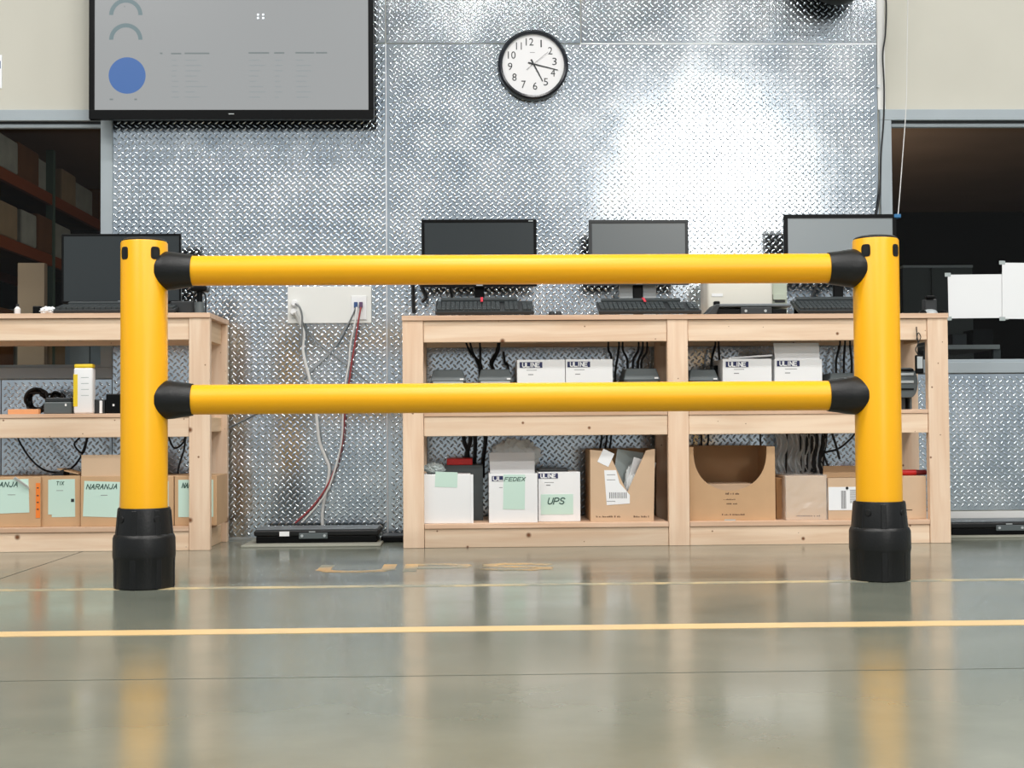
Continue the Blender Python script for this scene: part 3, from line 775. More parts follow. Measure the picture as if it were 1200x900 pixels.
for i, (px, lb) in enumerate(((646.5, 'left'), (654.5, 'right'))):
    c = at(px, 364, 5.80)
    b = MB().lathe([(.004, 0), (.013, .001), (.015, .008), (.013, .018), (.007, .023), (.001, .024)], (c.x, 5.80, RT), 'z', 20).build('round_puck', 'dark_plastic', None, smooth=True, base=True)
    tag(b, '%s of two small round dark pucks on the bench edge between keyboards' % lb, 'puck', 'small pucks on the bench')
# items at the right end of the bench top
ms = thing('computer_mouse', (X(1089, 5.85, 360), 5.85, RT), 'pale and black computer mouse at the right end of the bench', 'mouse')
c = at(1089, 363, 5.85)
def dome(w, d, h): 
    mb = MB(); prof = [(1, 0), (1.0, .25), (.92, .55), (.7, .85), (.35, .98), (.02, 1.0)]
    mb.lathe(prof, (0, 0, 0), 'z', 24)
    for v in mb.bm.verts: v.co = Vector((v.co.x * w, v.co.y * d, v.co.z * h))
    return mb
dome(.034, .05, .026).move(Matrix.Translation((c.x, 5.85, RT))).build('shell', 'silver_plastic', ms, smooth=True)
dome(.018, .03, .022).move(Matrix.Translation((c.x - .032, 5.84, RT))).build('side_grip', 'black_plastic', ms, smooth=True)
hs = thing('desk_handset', (X(1101, 5.9, 352), 5.9, RT), 'small grey and black handset standing on the right bench end', 'handset')
P_('cradle', 'dark_plastic', hs, X(1084, 5.95, 352), X(1098, 5.95, 352), 5.95, 6.0, RT, Z(350, 5.95, 1090), 0.006)
P_('handle', 'black_plastic', hs, X(1085, 5.94, 352), X(1096, 5.94, 352), 5.935, 5.96, Z(350, 5.95, 1090), Z(346.5, 5.95, 1090), 0.004)
dome(.02, .03, .026).move(Matrix.Translation((X(1105, 5.9, 360), 5.9, RT))).build('earpiece', 'black_plastic', hs, smooth=True)

# hand scanner stand on the left bench end
st = thing('scanner_stand', (X(234, 5.85, 355), 5.85, LT), 'small black scanner stand with grey column at the left bench corner', 'scanner stand')
c = at(234, 350, 5.85)
MB().cyl((c.x, 5.85, LT), (c.x, 5.85, LT + .055), .022, 20, .018).build('column', 'mid_plastic', st, smooth=True)
MB().cyl((c.x, 5.85, LT + .055), (c.x, 5.85, LT + .10), .012, 16).build('stem', 'black_plastic', st, smooth=True)
for d in (-1, 1): MB().tube([(c.x + d * .024, 5.85, LT), (c.x + d * .026, 5.85, LT + .045), (c.x + d * .024, 5.85, LT + .085), (c.x + d * .006, 5.85, LT + .098)], .0035).build('side_wire', 'cable_black', st, smooth=True)
P_('head', 'black_plastic', st, c.x - .035, c.x + .035, 5.82, 5.9, LT + .10, LT + .125, 0.008)
b = P_('black_case', 'dark_plastic', None, X(200, 5.86, 358), X(227, 5.86, 358), 5.86, 5.95, LT, Z(353, 5.86, 214), 0.004, base=True)
tag(b, 'low dark grey box beside the scanner stand on the left bench', 'box')
# small things on the left bench top
cu_ = thing('small_bottle', (X(20.5, 5.8, 362), 5.8, LT), 'tiny white bottle with dark cap at the far left of the bench top', 'bottle')
c = at(20.5, 362, 5.8)
MB().lathe([(.002, 0), (.011, .001), (.0125, .006), (.0125, .026), (.006, .033), (.005, .036)], (c.x, 5.8, LT), 'z', 20).build('bottle_body', 'white_card', cu_, smooth=True)
MB().cyl((c.x, 5.8, LT + .036), (c.x, 5.8, LT + .046), .0065, 14).build('cap', 'dark_plastic', cu_)
b = P_('black_cube', 'black_plastic', None, X(38, 5.8, 362), X(47.5, 5.8, 362), 5.8, 5.84, LT, Z(358.5, 5.8, 43), 0.004, base=True)
tag(b, 'small black block beside crumpled white paper on the left bench', 'block')
def crumple(name, cx, cy, cz, w, d, h, material, label, cat, seed, parent=None):
    rnd = random.Random(seed); mb = MB(); off = Vector((seed * 3.1, seed * 1.7, seed))
    bmesh.ops.create_icosphere(mb.bm, subdivisions=4, radius=1)
    for v in mb.bm.verts:
        n = v.co.normalized(); f = 1 + .20 * noise.noise(n * 2.3 + off) + .16 * noise.noise(n * 6.0 + off) + rnd.uniform(-.05, .05)
        v.co = Vector((cx + n.x * w * f, cy + n.y * d * f, cz + max(0, (n.z * .5 + .5)) * h * (1 + .25 * noise.noise(n * 5.0 - off) + rnd.uniform(-.03, .03))))
    zmin = min(v.co.z for v in mb.bm.verts)
    for v in mb.bm.verts: v.co.z += cz - zmin
    o = mb.build(name, material, parent, base=True)
    if label: tag(o, label, cat)
    return o
c = at(56, 366, 5.8)
crumple('crumpled_paper', c.x, 5.81, LT, .036, .03, .034, 'paper_white', 'crumpled white paper beside the black block on the left bench', 'paper', 3)

# ------------------------------------------------------------------ cartons
def carton(name, label, px0, px1, pyt, Yf, Yb, zb, material, group=None, open_top=False, cat='box'):
    pm = (px0 + px1) / 2
    x0, x1 = X(px0, Yf, pyt + 20), X(px1, Yf, pyt + 20); z1 = Z(pyt, Yf, pm)
    r = thing(name, ((x0 + x1) / 2, (Yf + Yb) / 2, zb), label, cat, group)
    t = .005
    if not open_top:
        P_('body', material, r, x0, x1, Yf, Yb, zb, z1, 0.002)
    else:
        mb = MB(); mb.box(x0, x1, Yf, Yf + t, zb, z1); mb.box(x0, x1, Yb - t, Yb, zb, z1)
        mb.box(x0, x0 + t, Yf + t, Yb - t, zb, z1); mb.box(x1 - t, x1, Yf + t, Yb - t, zb, z1); mb.box(x0 + t, x1 - t, Yf + t, Yb - t, zb, zb + t)
        mb.build('body', material, r, 0.001)
    r['_'] = 0; del r['_']
    return r, x0, x1, z1
def sheet(parent, name, material, px0, px1, py0, py1, Yf, d=.0012, rot=0.0):
    a, b = at(px0, py1, Yf), at(px1, py0, Yf); cx_, cz_ = (a.x + b.x) / 2, (a.z + b.z) / 2
    m = Matrix.Translation((cx_, 0, cz_)) @ Matrix.Rotation(rot, 4, 'Y') @ Matrix.Translation((-cx_, 0, -cz_))
    return MB().box(a.x, b.x, Yf - d, Yf - .0001, a.z, b.z, m).build(name, material, parent)
def words(parent, text, material, px0, px1, py0, py1, Yf, shear=0.0, d=.0006, bold=0.012):
    a, b = at(px0, py1, Yf), at(px1, py0, Yf)
    return strokes(text.upper().replace('/', ' '), a.x, b.x, a.z, b.z, Yf - .0001, d, shear, .15 if bold < .02 else .22).build('lettering', material, parent)
def uline(r, px0, py0, Yf, w=26.5, h=6.8, text='ULINE', tw=None):
    s = sheet(r, 'navy_patch', 'ink_navy', px0, px0 + w, py0, py0 + h, Yf)
    words(s, text, 'white_card', px0 + w * .13, px0 + w * (.87 if tw is None else tw), py0 + h * .10, py0 + h * .90, Yf - .0012, bold=.03)
def fine(r, px0, py0, w, Yf, material='ink_grey', h=.7):
    sheet(r, 'fine_print', material, px0, px0 + w, py0, py0 + h, Yf, .0004)

def marks(r, px0, py0, w, Yf, h, seed):        # worn print too small to read
    rn = random.Random(seed); x = px0
    while x < px0 + w:
        d = rn.uniform(.5, 1.5); k = rn.uniform(.5, 1) * h
        sheet(r, 'fine_print', 'ink_brown', x, x + d, py0 + h - k, py0 + h, Yf, .0004)
        x += d + rn.choice((.4, .5, .6, 1.8))
# middle shelf: four white boxes
Y1 = 5.79
r, *_ = carton('white_carton', 'white box with navy patch on the middle shelf, left of a touching pair', 606, 662.3, 421.5, Y1, 6.05, RM, 'white_card', 'white boxes on the middle shelf')
uline(r, 609, 424.3, Y1); fine(r, 617, 433.5, 12, Y1); fine(r, 619, 438.5, 6, Y1, h=1.0)
r, *_ = carton('white_carton', 'white box with navy patch on the middle shelf, right of a touching pair', 663, 718, 421, Y1, 6.05, RM, 'white_card', 'white boxes on the middle shelf')
uline(r, 665, 423.6, Y1); fine(r, 673, 433, 12, Y1); fine(r, 674, 438, 6, Y1, h=1.0)
r, x0, x1, z1 = carton('white_carton', 'white box with papers on top, on the middle shelf right bay', 847, 904.5, 420.5, Y1, 6.02, RM, 'white_card', 'white boxes on the middle shelf')
uline(r, 850.5, 423.6, Y1); fine(r, 860, 432.5, 12, Y1); fine(r, 860, 437, 6, Y1, h=1.0)
pp = MB().box(-.095, .095, 0, .16, 0, .008, Matrix.Translation((X(881, Y1, 418), Y1 + .03, z1 + .006)) @ Matrix.Rotation(math.radians(-3.5), 4, 'Y')).build('paper_pad', 'paper_white', None, 0.001, base=True)
tag(pp, 'thin white pad lying tilted on a white box in the right bay', 'paper pad')
r, x0, x1, z1 = carton('white_carton', 'white box with its back flap standing up, middle shelf', 908, 963.5, 421, Y1, 5.98, RM, 'white_card', 'white boxes on the middle shelf', open_top=True)
uline(r, 910.5, 422.6, Y1); fine(r, 920, 432, 14, Y1); fine(r, 920, 436.5, 6, Y1, h=1.0)
MB().hexa([(x0 + .006, 5.80, z1 - .02), (x1 - .006, 5.80, z1 - .02), (x1 - .006, 5.806, z1 - .02), (x0 + .006, 5.806, z1 - .02), (x0 + .004, 5.825, RT - .118), (x1 - .004, 5.825, RT - .118), (x1 - .004, 5.831, RT - .118), (x0 + .004, 5.831, RT - .118)]).build('flap', 'white_card', r)

def printer(px0, px1, pyt, Yf, label, front='silver_plastic'):
    x0, x1 = X(px0, Yf, 440), X(px1, Yf, 440); z1 = Z(pyt, Yf, px0); h = z1 - RM
    r = thing('card_printer', ((x0 + x1) / 2, Yf + .1, RM), label, 'printer', 'dark printers on the middle shelf')
    c = .014
    MB().hexa([(x0, Yf, RM), (x1, Yf, RM), (x1, Yf + .2, RM), (x0, Yf + .2, RM), (x0, Yf, RM + h * .72), (x1, Yf, RM + h * .72), (x1, Yf + .2, RM + h * .72), (x0, Yf + .2, RM + h * .72)]).build('body', 'dark_plastic', r, 0.004)
    MB().hexa([(x0, Yf, RM + h * .725), (x1, Yf, RM + h * .725), (x1, Yf + .2, RM + h * .725), (x0, Yf + .2, RM + h * .725), (x0 + c, Yf + .03, z1), (x1 - c, Yf + .03, z1), (x1 - c, Yf + .19, z1), (x0 + c, Yf + .19, z1)]).build('lid', 'mid_plastic', r, 0.004)
    P_('feed_strip', front, r, x0 + .012, x1 - .012, Yf - .003, Yf + .001, RM + h * .60, RM + h * .72, 0.001)
    P_('status_light', 'white_card', r, x1 - .026, x1 - .010, Yf - .003, Yf + .001, RM + h * .75, RM + h * .79, 0.0)
    P_('front_slot', 'hole_shade', r, x0 + .02, x1 - .02, Yf - .002, Yf + .001, RM + h * .3, RM + h * .36, 0.0)
printer(504, 546, 433, 5.80, 'dark printer at the left end of the middle shelf, under the first keyboard')
printer(560, 601, 432.5, 5.80, 'dark printer on the middle shelf touching the pair of white boxes')
printer(731, 774, 431.5, 5.80, 'dark printer on the middle shelf left of the centre leg', 'mid_plastic')
printer(807, 843, 433, 5.80, 'dark printer on the middle shelf right of the centre leg', 'mid_plastic')
printer(972, 1006, 437, 5.80, 'dark printer on the middle shelf behind the lower rail joint', 'mid_plastic')
b = P_('power_brick', 'black_plastic', None, X(837, 5.9, 440), X(846, 5.9, 440), 5.9, 5.98, RM, Z(428, 5.9, 841), 0.006, base=True)
tag(b, 'black power brick wedged between dark printer and white box', 'power brick')
# rounded device right of the right post
dv = thing('shelf_machine', (X(1058, 5.86, 450), 5.86, RM), 'rounded dark grey machine on legs, middle shelf right of the yellow post', 'machine')
xa, xb = X(1030, 5.8, 450), X(1075.5, 5.8, 450); za, zb = Z(466, 5.8, 1060), Z(431, 5.8, 1060)
n = 18; pts = []
for k in range(n + 1): a = math.pi * k / n - math.pi / 2; pts.append((xb - .03 + .03 * math.cos(a), (za + zb) / 2 + (zb - za) / 2 * math.sin(a)))
pts = [(xa, za)] + pts + [(xa, zb)]
MB().prism(pts, 5.80, 5.98).build('body', 'mid_plastic', dv, 0.004)
for (pa, pb, mm) in ((437, 440, 'silver_plastic'), (446, 449, 'silver_plastic'), (455, 457, 'black_plastic'), (432.5, 435, 'black_plastic')):
    P_('band', mm, dv, xa, xb - .018, 5.796, 5.802, Z(pb, 5.8, 1060), Z(pa, 5.8, 1060), 0.001)
P_('leg', 'mid_plastic', dv, xb - .028, xb - .02, 5.82, 5.96, RM, za + .004, 0.001)
P_('leg', 'dark_plastic', dv, xa + .01, xb - .045, 5.83, 5.95, RM, za + .004, 0.001)
hd = thing('handheld_scanner', (X(1077, 5.722, 432), 5.71, Z(437, 5.72, 1077)), 'grey handheld scanner hanging by a black cord at the right bay', 'scanner')
Ys = 5.712
P_('body', 'black_plastic', hd, X(1072.5, Ys, 425), X(1082, Ys, 425), Ys - .008, Ys + .010, Z(438, Ys, 1077), Z(416, Ys, 1077), 0.006, seg=3)
P_('display', 'silver_plastic', hd, X(1074, Ys, 425), X(1080.5, Ys, 425), Ys - .010, Ys - .007, Z(432, Ys, 1077), Z(418, Ys, 1077), 0.001)
MB().tube([at(1074, 383, 5.725), at(1074.5, 394, 5.722), at(1076, 402, 5.718), at(1073, 410, 5.716), at(1077, 417, Ys)], .0025).build('cord', 'cable_black', hd, smooth=True)
MB().tube([at(1076, 402, 5.718), at(1079, 395, 5.72), at(1076, 390, 5.722), at(1074, 398, 5.72)], .002).build('cord_loop', 'cable_black', hd, smooth=True)

# bottom shelf of the long bench
Y2 = 5.765
r, x0, x1, z1 = carton('white_mailer_stack', 'plain white box with green note in the left bay bottom shelf', 497, 551.5, 556, Y2 - .01, 5.92, SB, 'white_card')
sheet(r, 'side_sheet', 'paper_white', 551.7, 554.5, 556, 613, Y2)
sheet(r, 'sticky_note', 'paper_green', 510, 536, 553, 571, Y2 - .01, rot=.04)
crumple('poly_bag', X(509, 5.85, 550), 5.84, z1 + .0, .045, .06, .045, 'paper_grey', 'pale grey plastic pouch on top of the plain white box', 'pouch', 5)
r, x0, x1, z1 = carton('grey_tote', 'grey bin with red lid tucked behind the plain white box', 521, 566, 545, 5.93, 6.12, SB, 'mid_plastic', cat='bin')
P_('lid', 'red_plastic', r, x0 + .01, x1 - .045, 5.925, 6.1, z1 + .0005, z1 + .028, 0.003)
r, x0, x1, z1 = carton('white_carton', 'white box with tall green note and bubble wrap on the bottom shelf', 573, 630, 555, Y2, 6.0, SB, 'white_card', 'white boxes on the bottom shelf', open_top=True)
MB().hexa([(x0 + .008, 5.855, z1 - .02), (x1 - .008, 5.855, z1 - .02), (x1 - .008, 5.861, z1 - .02), (x0 + .008, 5.861, z1 - .02), (x0 + .003, 5.905, z1 + .085), (x1 - .005, 5.905, z1 + .085), (x1 - .005, 5.911, z1 + .085), (x0 + .003, 5.911, z1 + .085)]).build('flap', 'white_card', r)
uline(r, 576.5, 557.8, Y2, 13, 6.2, 'UL', .95)
sheet(r, 'note', 'paper_green', 590, 615, 556, 597, Y2, rot=.02)
words(r, 'FEDEX', 'ink_green', 591, 616, 559, 564, Y2 - .0013, .3)
fine(r, 585, 571, 4, Y2)
bw = crumple('bubble_wrap', X(604, 5.94, 530), 5.955, z1 + .002, .105, .036, .135, 'clear_plastic', 'clear bubble wrap bulging out of a white box on the bottom shelf', 'bubble wrap', 11)
r, x0, x1, z1 = carton('white_carton', 'white box with wide green lettered note on the bottom shelf', 630.8, 680, 553, Y2 + .04, 6.03, SB, 'white_card', 'white boxes on the bottom shelf')
Yu = Y2 + .04
uline(r, 630.8, 554.6, Yu, 23, 6.2); fine(r, 638, 565, 11, Yu); fine(r, 640, 568, 5, Yu, h=1.2)
s_n = sheet(r, 'note', 'paper_green', 634, 671.5, 579, 603, Yu)
words(r, 'UPS', 'ink_green', 641.5, 662.5, 583, 591, Yu - .0013, .3)
P_('top_pad', 'dark_plastic', r, x0 + .005, x1 - .05, Yu + .03, Yu + .15, z1 + .0005, z1 + .012, 0.003)

# brown box with mail standing in a V cut
def xz(px, py, Y): p = at(px, py, Y); return (p.x, p.z)
Yv = 5.78
xa, xb = X(692, Yv, 570), X(768, Yv, 570)
r = thing('mail_carton', ((xa + xb) / 2, 5.9, SB), 'brown box with V-cut front full of envelopes, left of the centre leg', 'box')
zl = Z(527, Yv, 692); zr = Z(526, Yv, 768)
fpts = [(xa, SB), (X(765, Yv, 600), SB), (xb, zr), xz(750, 532, Yv), xz(733, 577, Yv), xz(709, 529, Yv), (X(703, Yv, 527), zl)]
MB().prism([(xa, SB), (X(766, Yv, 600), SB), (xb, zr), xz(757, 528, Yv), xz(735, 577, Yv), xz(713, 529, Yv), (xa, zl)], Yv, Yv + .005).build('front_panel', 'cardboard_pale', r)
mb = MB(); mb.box(xa, xa + .005, Yv + .005, 6.03, SB, zl); mb.box(xb - .012, xb - .007, Yv + .005, 6.03, SB, zr); mb.box(xa, xb - .007, 6.03, 6.035, SB, zl); mb.box(xa + .005, xb - .012, Yv + .005, 6.03, SB, SB + .005)
mb.build('body', 'cardboard', r)
sheet(r, 'address_label', 'paper_white', 703, 717, 528, 545, Yv, rot=.45)
lb_ = MB().prism([xz(708, 551, Yv), xz(711, 592, Yv), xz(738, 590, Yv), xz(738, 580, Yv), xz(726, 566, Yv), xz(722, 551, Yv)], Yv - .0012, Yv - .0002).build('shipping_label', 'paper_white', r)
for k in range(9):
    sheet(lb_, 'barcode_bar', 'ink_grey', 714 + k * 2.4, 715.1 + k * 2.4, 577, 584, Yv - .0012, .0004)
for py in (556, 562, 587): fine(lb_, 711, py, 10, Yv - .0012)
marks(r, 698.5, 604.2, 30, Yv, 2.2, 1); marks(r, 742.5, 604.2, 17, Yv, 2.2, 2)
def envelope(cx, cy, cz, w, h, t, rz, ry, material, label):
    m = Matrix.Translation((cx, cy, cz)) @ Matrix.Rotation(ry, 4, 'Y') @ Matrix.Rotation(rz, 4, 'Z')
    o = MB().box(-w / 2, w / 2, -t / 2, t / 2, 0, h, m).build('envelope', material, None, 0.0015, base=True)
    tag(o, label, 'envelope', 'envelopes in the V-cut box')
zc = SB + .03
envelope(X(727, 5.9, 600), 5.87, zc, .15, .27, .004, .6, .16, 'paper_grey', 'grey flat envelope leaning highest in the V-cut box')
envelope(X(738, 5.9, 600), 5.84, zc, .12, .235, .005, .5, .26, 'paper_white', 'white envelope leaning right in the V-cut box')
crumple('poly_mailer', X(740, 5.84, 570), 5.83, SB + .085, .03, .02, .14, 'clear_plastic', 'clear plastic mailer crushed into the V-cut box', 'mailer', 21)

# big brown box with a scooped front
Yc = 5.775
xa, xb = X(808, Yc, 570), X(908.5, Yc, 570); zt = Z(523.5, Yc, 858)
r = thing('scooped_carton', ((xa + xb) / 2, 5.9, SB), 'large brown box with a round scoop cut in its front, right of centre leg', 'box')
cut = []
for k in range(25):
    t = math.pi * k / 24
    cut.append(xz(855.5 + 43 * math.cos(t), 526 + 49 * math.sin(t) ** .8, Yc))
mb = MB()
pts = [(xb, zt)] + cut + [(xa, zt)]; bot = [(p[0], SB) for p in pts]
pts[1] = (cut[0][0], zt); pts[-2] = (cut[-1][0], zt)
for i in range(len(pts) - 1):
    if abs(pts[i][0] - pts[i+1][0]) > 1e-6: mb.prism([pts[i], pts[i+1], bot[i+1], bot[i]], Yc, Yc + .006)
bmesh.ops.remove_doubles(mb.bm, verts=list(mb.bm.verts), dist=1e-5)
mb.build('front_panel', 'cardboard', r)
mb = MB(); mb.box(xa, xa + .006, Yc + .006, 6.09, SB, zt); mb.box(xb - .006, xb, Yc + .006, 6.09, SB, zt); mb.box(xa, xb, 6.09, 6.096, SB, zt); mb.box(xa + .006, xb - .006, Yc + .006, 6.09, SB, SB + .006)
mb.build('body', 'cardboard', r)
marks(r, 850, 577, 16, Yc, 2.6, 3); marks(r, 848, 584.5, 14, Yc, 1.4, 4); marks(r, 851.5, 589.5, 12, Yc, 1.6, 5)
marks(r, 846, 602, 26, Yc, 1.8, 6); sheet(r, 'clear_tape', 'paper_grey', 849, 862, 608.5, 611, Yc, .0006)
b = P_('folded_cardboard', 'cardboard_pale', None, xa + .012, xb - .07, Yc + .06, 6.07, SB + .0065, Z(566, Yc + .15, 858), 0.003, base=True)
tag(b, 'pale cardboard insert lying inside the scooped box', 'cardboard')

# box wrapped in plastic
r, x0, x1, z1 = carton('wrapped_carton', 'small brown box wrapped in shiny clear plastic, bottom shelf', 921, 968.5, 558, Y2 + .005, 6.02, SB, 'cardboard_pale')
marks(r, 933, 603.5, 27, Y2 + .005, 1.8, 7)
wr = MB(); wr.box(x0 - .004, x1 + .003, Y2 - .001, 6.025, SB, z1 + .004)
bmesh.ops.subdivide_edges(wr.bm, edges=list(wr.bm.edges), cuts=7, use_grid_fill=True)
rn = random.Random(4)
for v in wr.bm.verts:
    if v.co.z > SB + .002: v.co += Vector((rn.uniform(-.003, .002), rn.uniform(-.005, 0), rn.uniform(0, .006)))
wr.build('plastic_wrap', 'thin_wrap', r)
b = P_('dark_carton', 'cardboard_dark', None, X(909.5, 5.84, 580), X(919, 5.84, 580), 5.84, 6.08, SB, Z(560, 5.84, 914), 0.002, base=True)
tag(b, 'narrow dark brown box in shade beside the plastic-wrapped box', 'box')
# labelled box beside the post and box with red roll
r, x0, x1, z1 = carton('labelled_carton', 'brown box with white shipping label, left of the right yellow post', 970.5, 1022, 560, Y2, 6.04, SB, 'cardboard_pale', open_top=True)
MB().hexa([(x0 + .003, Y2 + .09, z1 - .002), (x1, Y2 + .09, z1 - .002), (x1, Y2 + .095, z1 - .002), (x0 + .003, Y2 + .095, z1 - .002), (x0 + .025, Y2 + .17, z1 + .046), (x1, Y2 + .17, z1 + .046), (x1, Y2 + .175, z1 + .046), (x0 + .025, Y2 + .175, z1 + .046)]).build('flap', 'cardboard', r)
l_ = sheet(r, 'shipping_label', 'paper_white', 971, 1004, 570.5, 598, Y2)
for k in range(9): sheet(l_, 'barcode_bar', 'ink_grey', 996, 1003, 574 + k * 1.8, 574.9 + k * 1.8, Y2 - .0012, .0004)
for k in range(4): sheet(l_, 'barcode_bar', 'ink_grey', 986 + k * 1.5, 986.7 + k * 1.5, 575, 596, Y2 - .0012, .0004)
c = at(992.5, 572, Y2); MB().cyl((c.x, Y2 - .003, c.z), (c.x, Y2, c.z), .006, 14).build('hand_hole', 'hole_shade', r)
r, x0, x1, z1 = carton('brown_carton', 'brown box with red roll on top, right of the right yellow post', 1036, 1085.5, 558, Y2, 6.04, SB, 'cardboard_pale')
fine(r, 1062, 597, 7, Y2, 'ink_brown', 1.2)
b = thing('red_tape_roll', (X(1066, 5.83, 554), 5.83, z1), 'red roll with dark red end lying on the brown box', 'roll')
MB().cyl((X(1040, 5.83, 554), 5.83, z1 + .0128), (X(1073, 5.83, 554), 5.83, z1 + .0128), .0125, 20).build('roll', 'red_plastic', b, smooth=True)
mat('dark_red', (110, 16, 20), .4)
MB().cyl((X(1073.2, 5.83, 554), 5.83, z1 + .0128), (X(1085, 5.83, 554), 5.83, z1 + .0128), .0118, 20).build('end', 'dark_red', b, smooth=True)

# ------------------------------------------------------------------ left bench shelves
Y3 = 5.77
def lcarton(label, pa, pb, pt, text, tp, note, rot=0.0, open_=False, mm='cardboard', yf=Y3, tw=.3):
    r, x0, x1, z1 = carton('labelled_carton', label, pa, pb, pt, yf, 6.02, SB, mm, 'labelled cartons on the left bench', open_top=open_)
    nb = sheet(r, 'paper_label', 'paper_green', note[0], note[1], note[2], note[3], yf, rot=rot)
    words(r, text, 'ink_green', tp[0], tp[1], tp[2], tp[3], yf - .0013, tw)
    return r, x0, x1, z1
r, *_ = lcarton('brown carton with curled NARANJA label and orange tape edge, far left', -42, 47.5, 559, 'NARANJA', (-18, 22, 564.5, 571), (-26, 34, 562, 602), -.03)
a = at(28, 569, Y3)
MB().hexa([(a.x - .045, Y3 - .002, a.z + .030), (a.x + .022, Y3 - .002, a.z - .015), (a.x + .024, Y3 - .016, a.z - .004), (a.x - .030, Y3 - .018, a.z + .036), (a.x - .043, Y3 - .003, a.z + .032), (a.x + .024, Y3 - .003, a.z - .013), (a.x + .026, Y3 - .017, a.z - .002), (a.x - .028, Y3 - .019, a.z + .038)]).build('curled_corner', 'paper_white', r)
sheet(r, 'orange_tape', 'orange_tape', 42, 47.3, 566, 607, Y3); fine(r, 9, 579.5, 9, Y3 - .0013)
for py in (571, 580, 588, 596): fine(r, 43, py, 2.5, Y3 - .0013, 'ink_brown', 1.5)
r, x0, x1, z1 = lcarton('brown carton with TIX label and dark open top', 49, 94, 557.5, 'TIX', (66, 75, 564, 568.5), (56.5, 83, 562, 603), .0, True, 'cardboard', Y3 + .015, .15)
yq = Y3 + .015
sheet(r, 'second_sheet', 'paper_green', 60.5, 88, 561.5, 606, yq, .0009, rot=-.01)
sheet(r, 'black_square', 'ink_black', 83.2, 86.8, 584.5, 588.2, yq - .0012, .0006); fine(r, 66, 574.5, 8, yq - .0012)
MB().hexa([(x0 + .01, yq + .01, z1), (x0 + .085, yq + .01, z1), (x0 + .085, yq + .1, z1), (x0 + .01, yq + .1, z1), (x0 + .035, yq + .012, z1 + .003), (x0 + .088, yq + .012, z1 + .028), (x0 + .088, yq + .1, z1 + .03), (x0 + .035, yq + .1, z1 + .003)]).build('flap', 'hole_shade', r)  # near-black wedge painted as the dark gap of the open top
MB().hexa([(x1 - .10, yq + .014, z1 + .026), (x1 - .01, yq + .014, z1 + .004), (x1 - .01, yq + .12, z1 + .004), (x1 - .10, yq + .12, z1 + .026), (x1 - .10, yq + .014, z1 + .03), (x1 - .01, yq + .014, z1 + .008), (x1 - .01, yq + .12, z1 + .008), (x1 - .10, yq + .12, z1 + .03)]).build('flap', 'cardboard', r)
r, x0, x1, z1 = lcarton('brown carton with NARANJA label and raised flap, left of the yellow post', 94.5, 156, 558, 'NARANJA', (101, 138.5, 567, 573.5), (98, 140, 564, 606), .04, True, 'cardboard')
P_('flap', 'cardboard_pale', r, x0 + .001, x1 - .001, Y3 + .006, Y3 + .011, z1 - .004, Z(533, Y3, 118), 0.001)
fine(r, 118, 580, 8, Y3 - .0013)
r, *_ = lcarton('brown carton just right of the left yellow post, mostly hidden', 158, 203.5, 558, 'NARANJA', (163, 190, 567, 573), (160, 197.5, 564, 606), 0, False, 'cardboard')
r, x0, x1, z1 = lcarton('brown carton with NARANJA label behind the bench leg', 204.5, 254, 557.5, 'NARANJA', (213, 240, 565.5, 572), (209, 250, 562, 606), 0, False, 'cardboard')
# bottle and oddments on the left middle shelf
bt = thing('white_container', (X(97, 5.8, 455), 5.8, LM), 'white and yellow container standing on the left middle shelf', 'container')
xa, xb = X(86, 5.78, 455), X(108.5, 5.78, 455); zt = Z(426.5, 5.78, 97)
P_('body', 'white_card', bt, xa, xb, 5.78, 5.83, LM, zt - .016, 0.008, seg=3, smooth=True)
P_('cap', 'yellow_label', bt, xa + .001, xb - .001, 5.782, 5.828, zt - .018, zt, 0.006, seg=3, smooth=True)
P_('side_stripe', 'yellow_label', bt, xa - .0008, xa + .018, 5.7792, 5.80, LM + .03, zt - .043, 0.002)
for py in (442, 449, 456, 463): fine(bt, 95, py, 9, 5.78, 'paper_grey')
r = thing('grey_device', (X(66, 5.8, 475), 5.85, LM), 'low grey device with small white lights beside the white and yellow container', 'device')
P_('body', 'mid_plastic', r, X(51, 5.8, 475), X(84, 5.8, 475), 5.8, 5.95, LM, Z(471, 5.8, 66), 0.005)
P_('top_ridge', 'dark_plastic', r, X(53, 5.82, 475), X(83, 5.82, 475), 5.82, 5.94, Z(471, 5.8, 66), Z(466, 5.82, 66), 0.004)
P_('light', 'white_card', r, X(76, 5.798, 475), X(78, 5.798, 475), 5.797, 5.801, Z(476, 5.8, 77), Z(473, 5.8, 77), 0.0)
r = thing('black_device', (X(126, 5.82, 475), 5.82, LM), 'small black boxy camera-like device left of the yellow post', 'device')
P_('body', 'black_plastic', r, X(124, 5.8, 475), X(143, 5.8, 475), 5.8, 5.88, LM, Z(461.5, 5.8, 130), 0.004)
P_('side_box', 'dark_plastic', r, X(110, 5.81, 475), X(123, 5.81, 475), 5.81, 5.88, LM, Z(468, 5.8, 116), 0.004)
P_('light', 'white_card', r, X(132, 5.798, 475), X(134, 5.798, 475), 5.797, 5.801, Z(476, 5.8, 132), Z(473.5, 5.8, 132), 0.0)
P_('white_edge', 'white_card', r, X(117, 5.806, 475), X(120, 5.806, 475), 5.8, 5.81, LM + .002, Z(469.5, 5.8, 118), 0.001)
b = P_('orange_strip', 'pale_orange', None, X(9, 5.77, 480), X(45, 5.77, 480), 5.77, 5.80, LM, Z(479.5, 5.77, 27), 0.002, base=True)
tag(b, 'short orange strip lying at the left end of the middle shelf', 'strip')
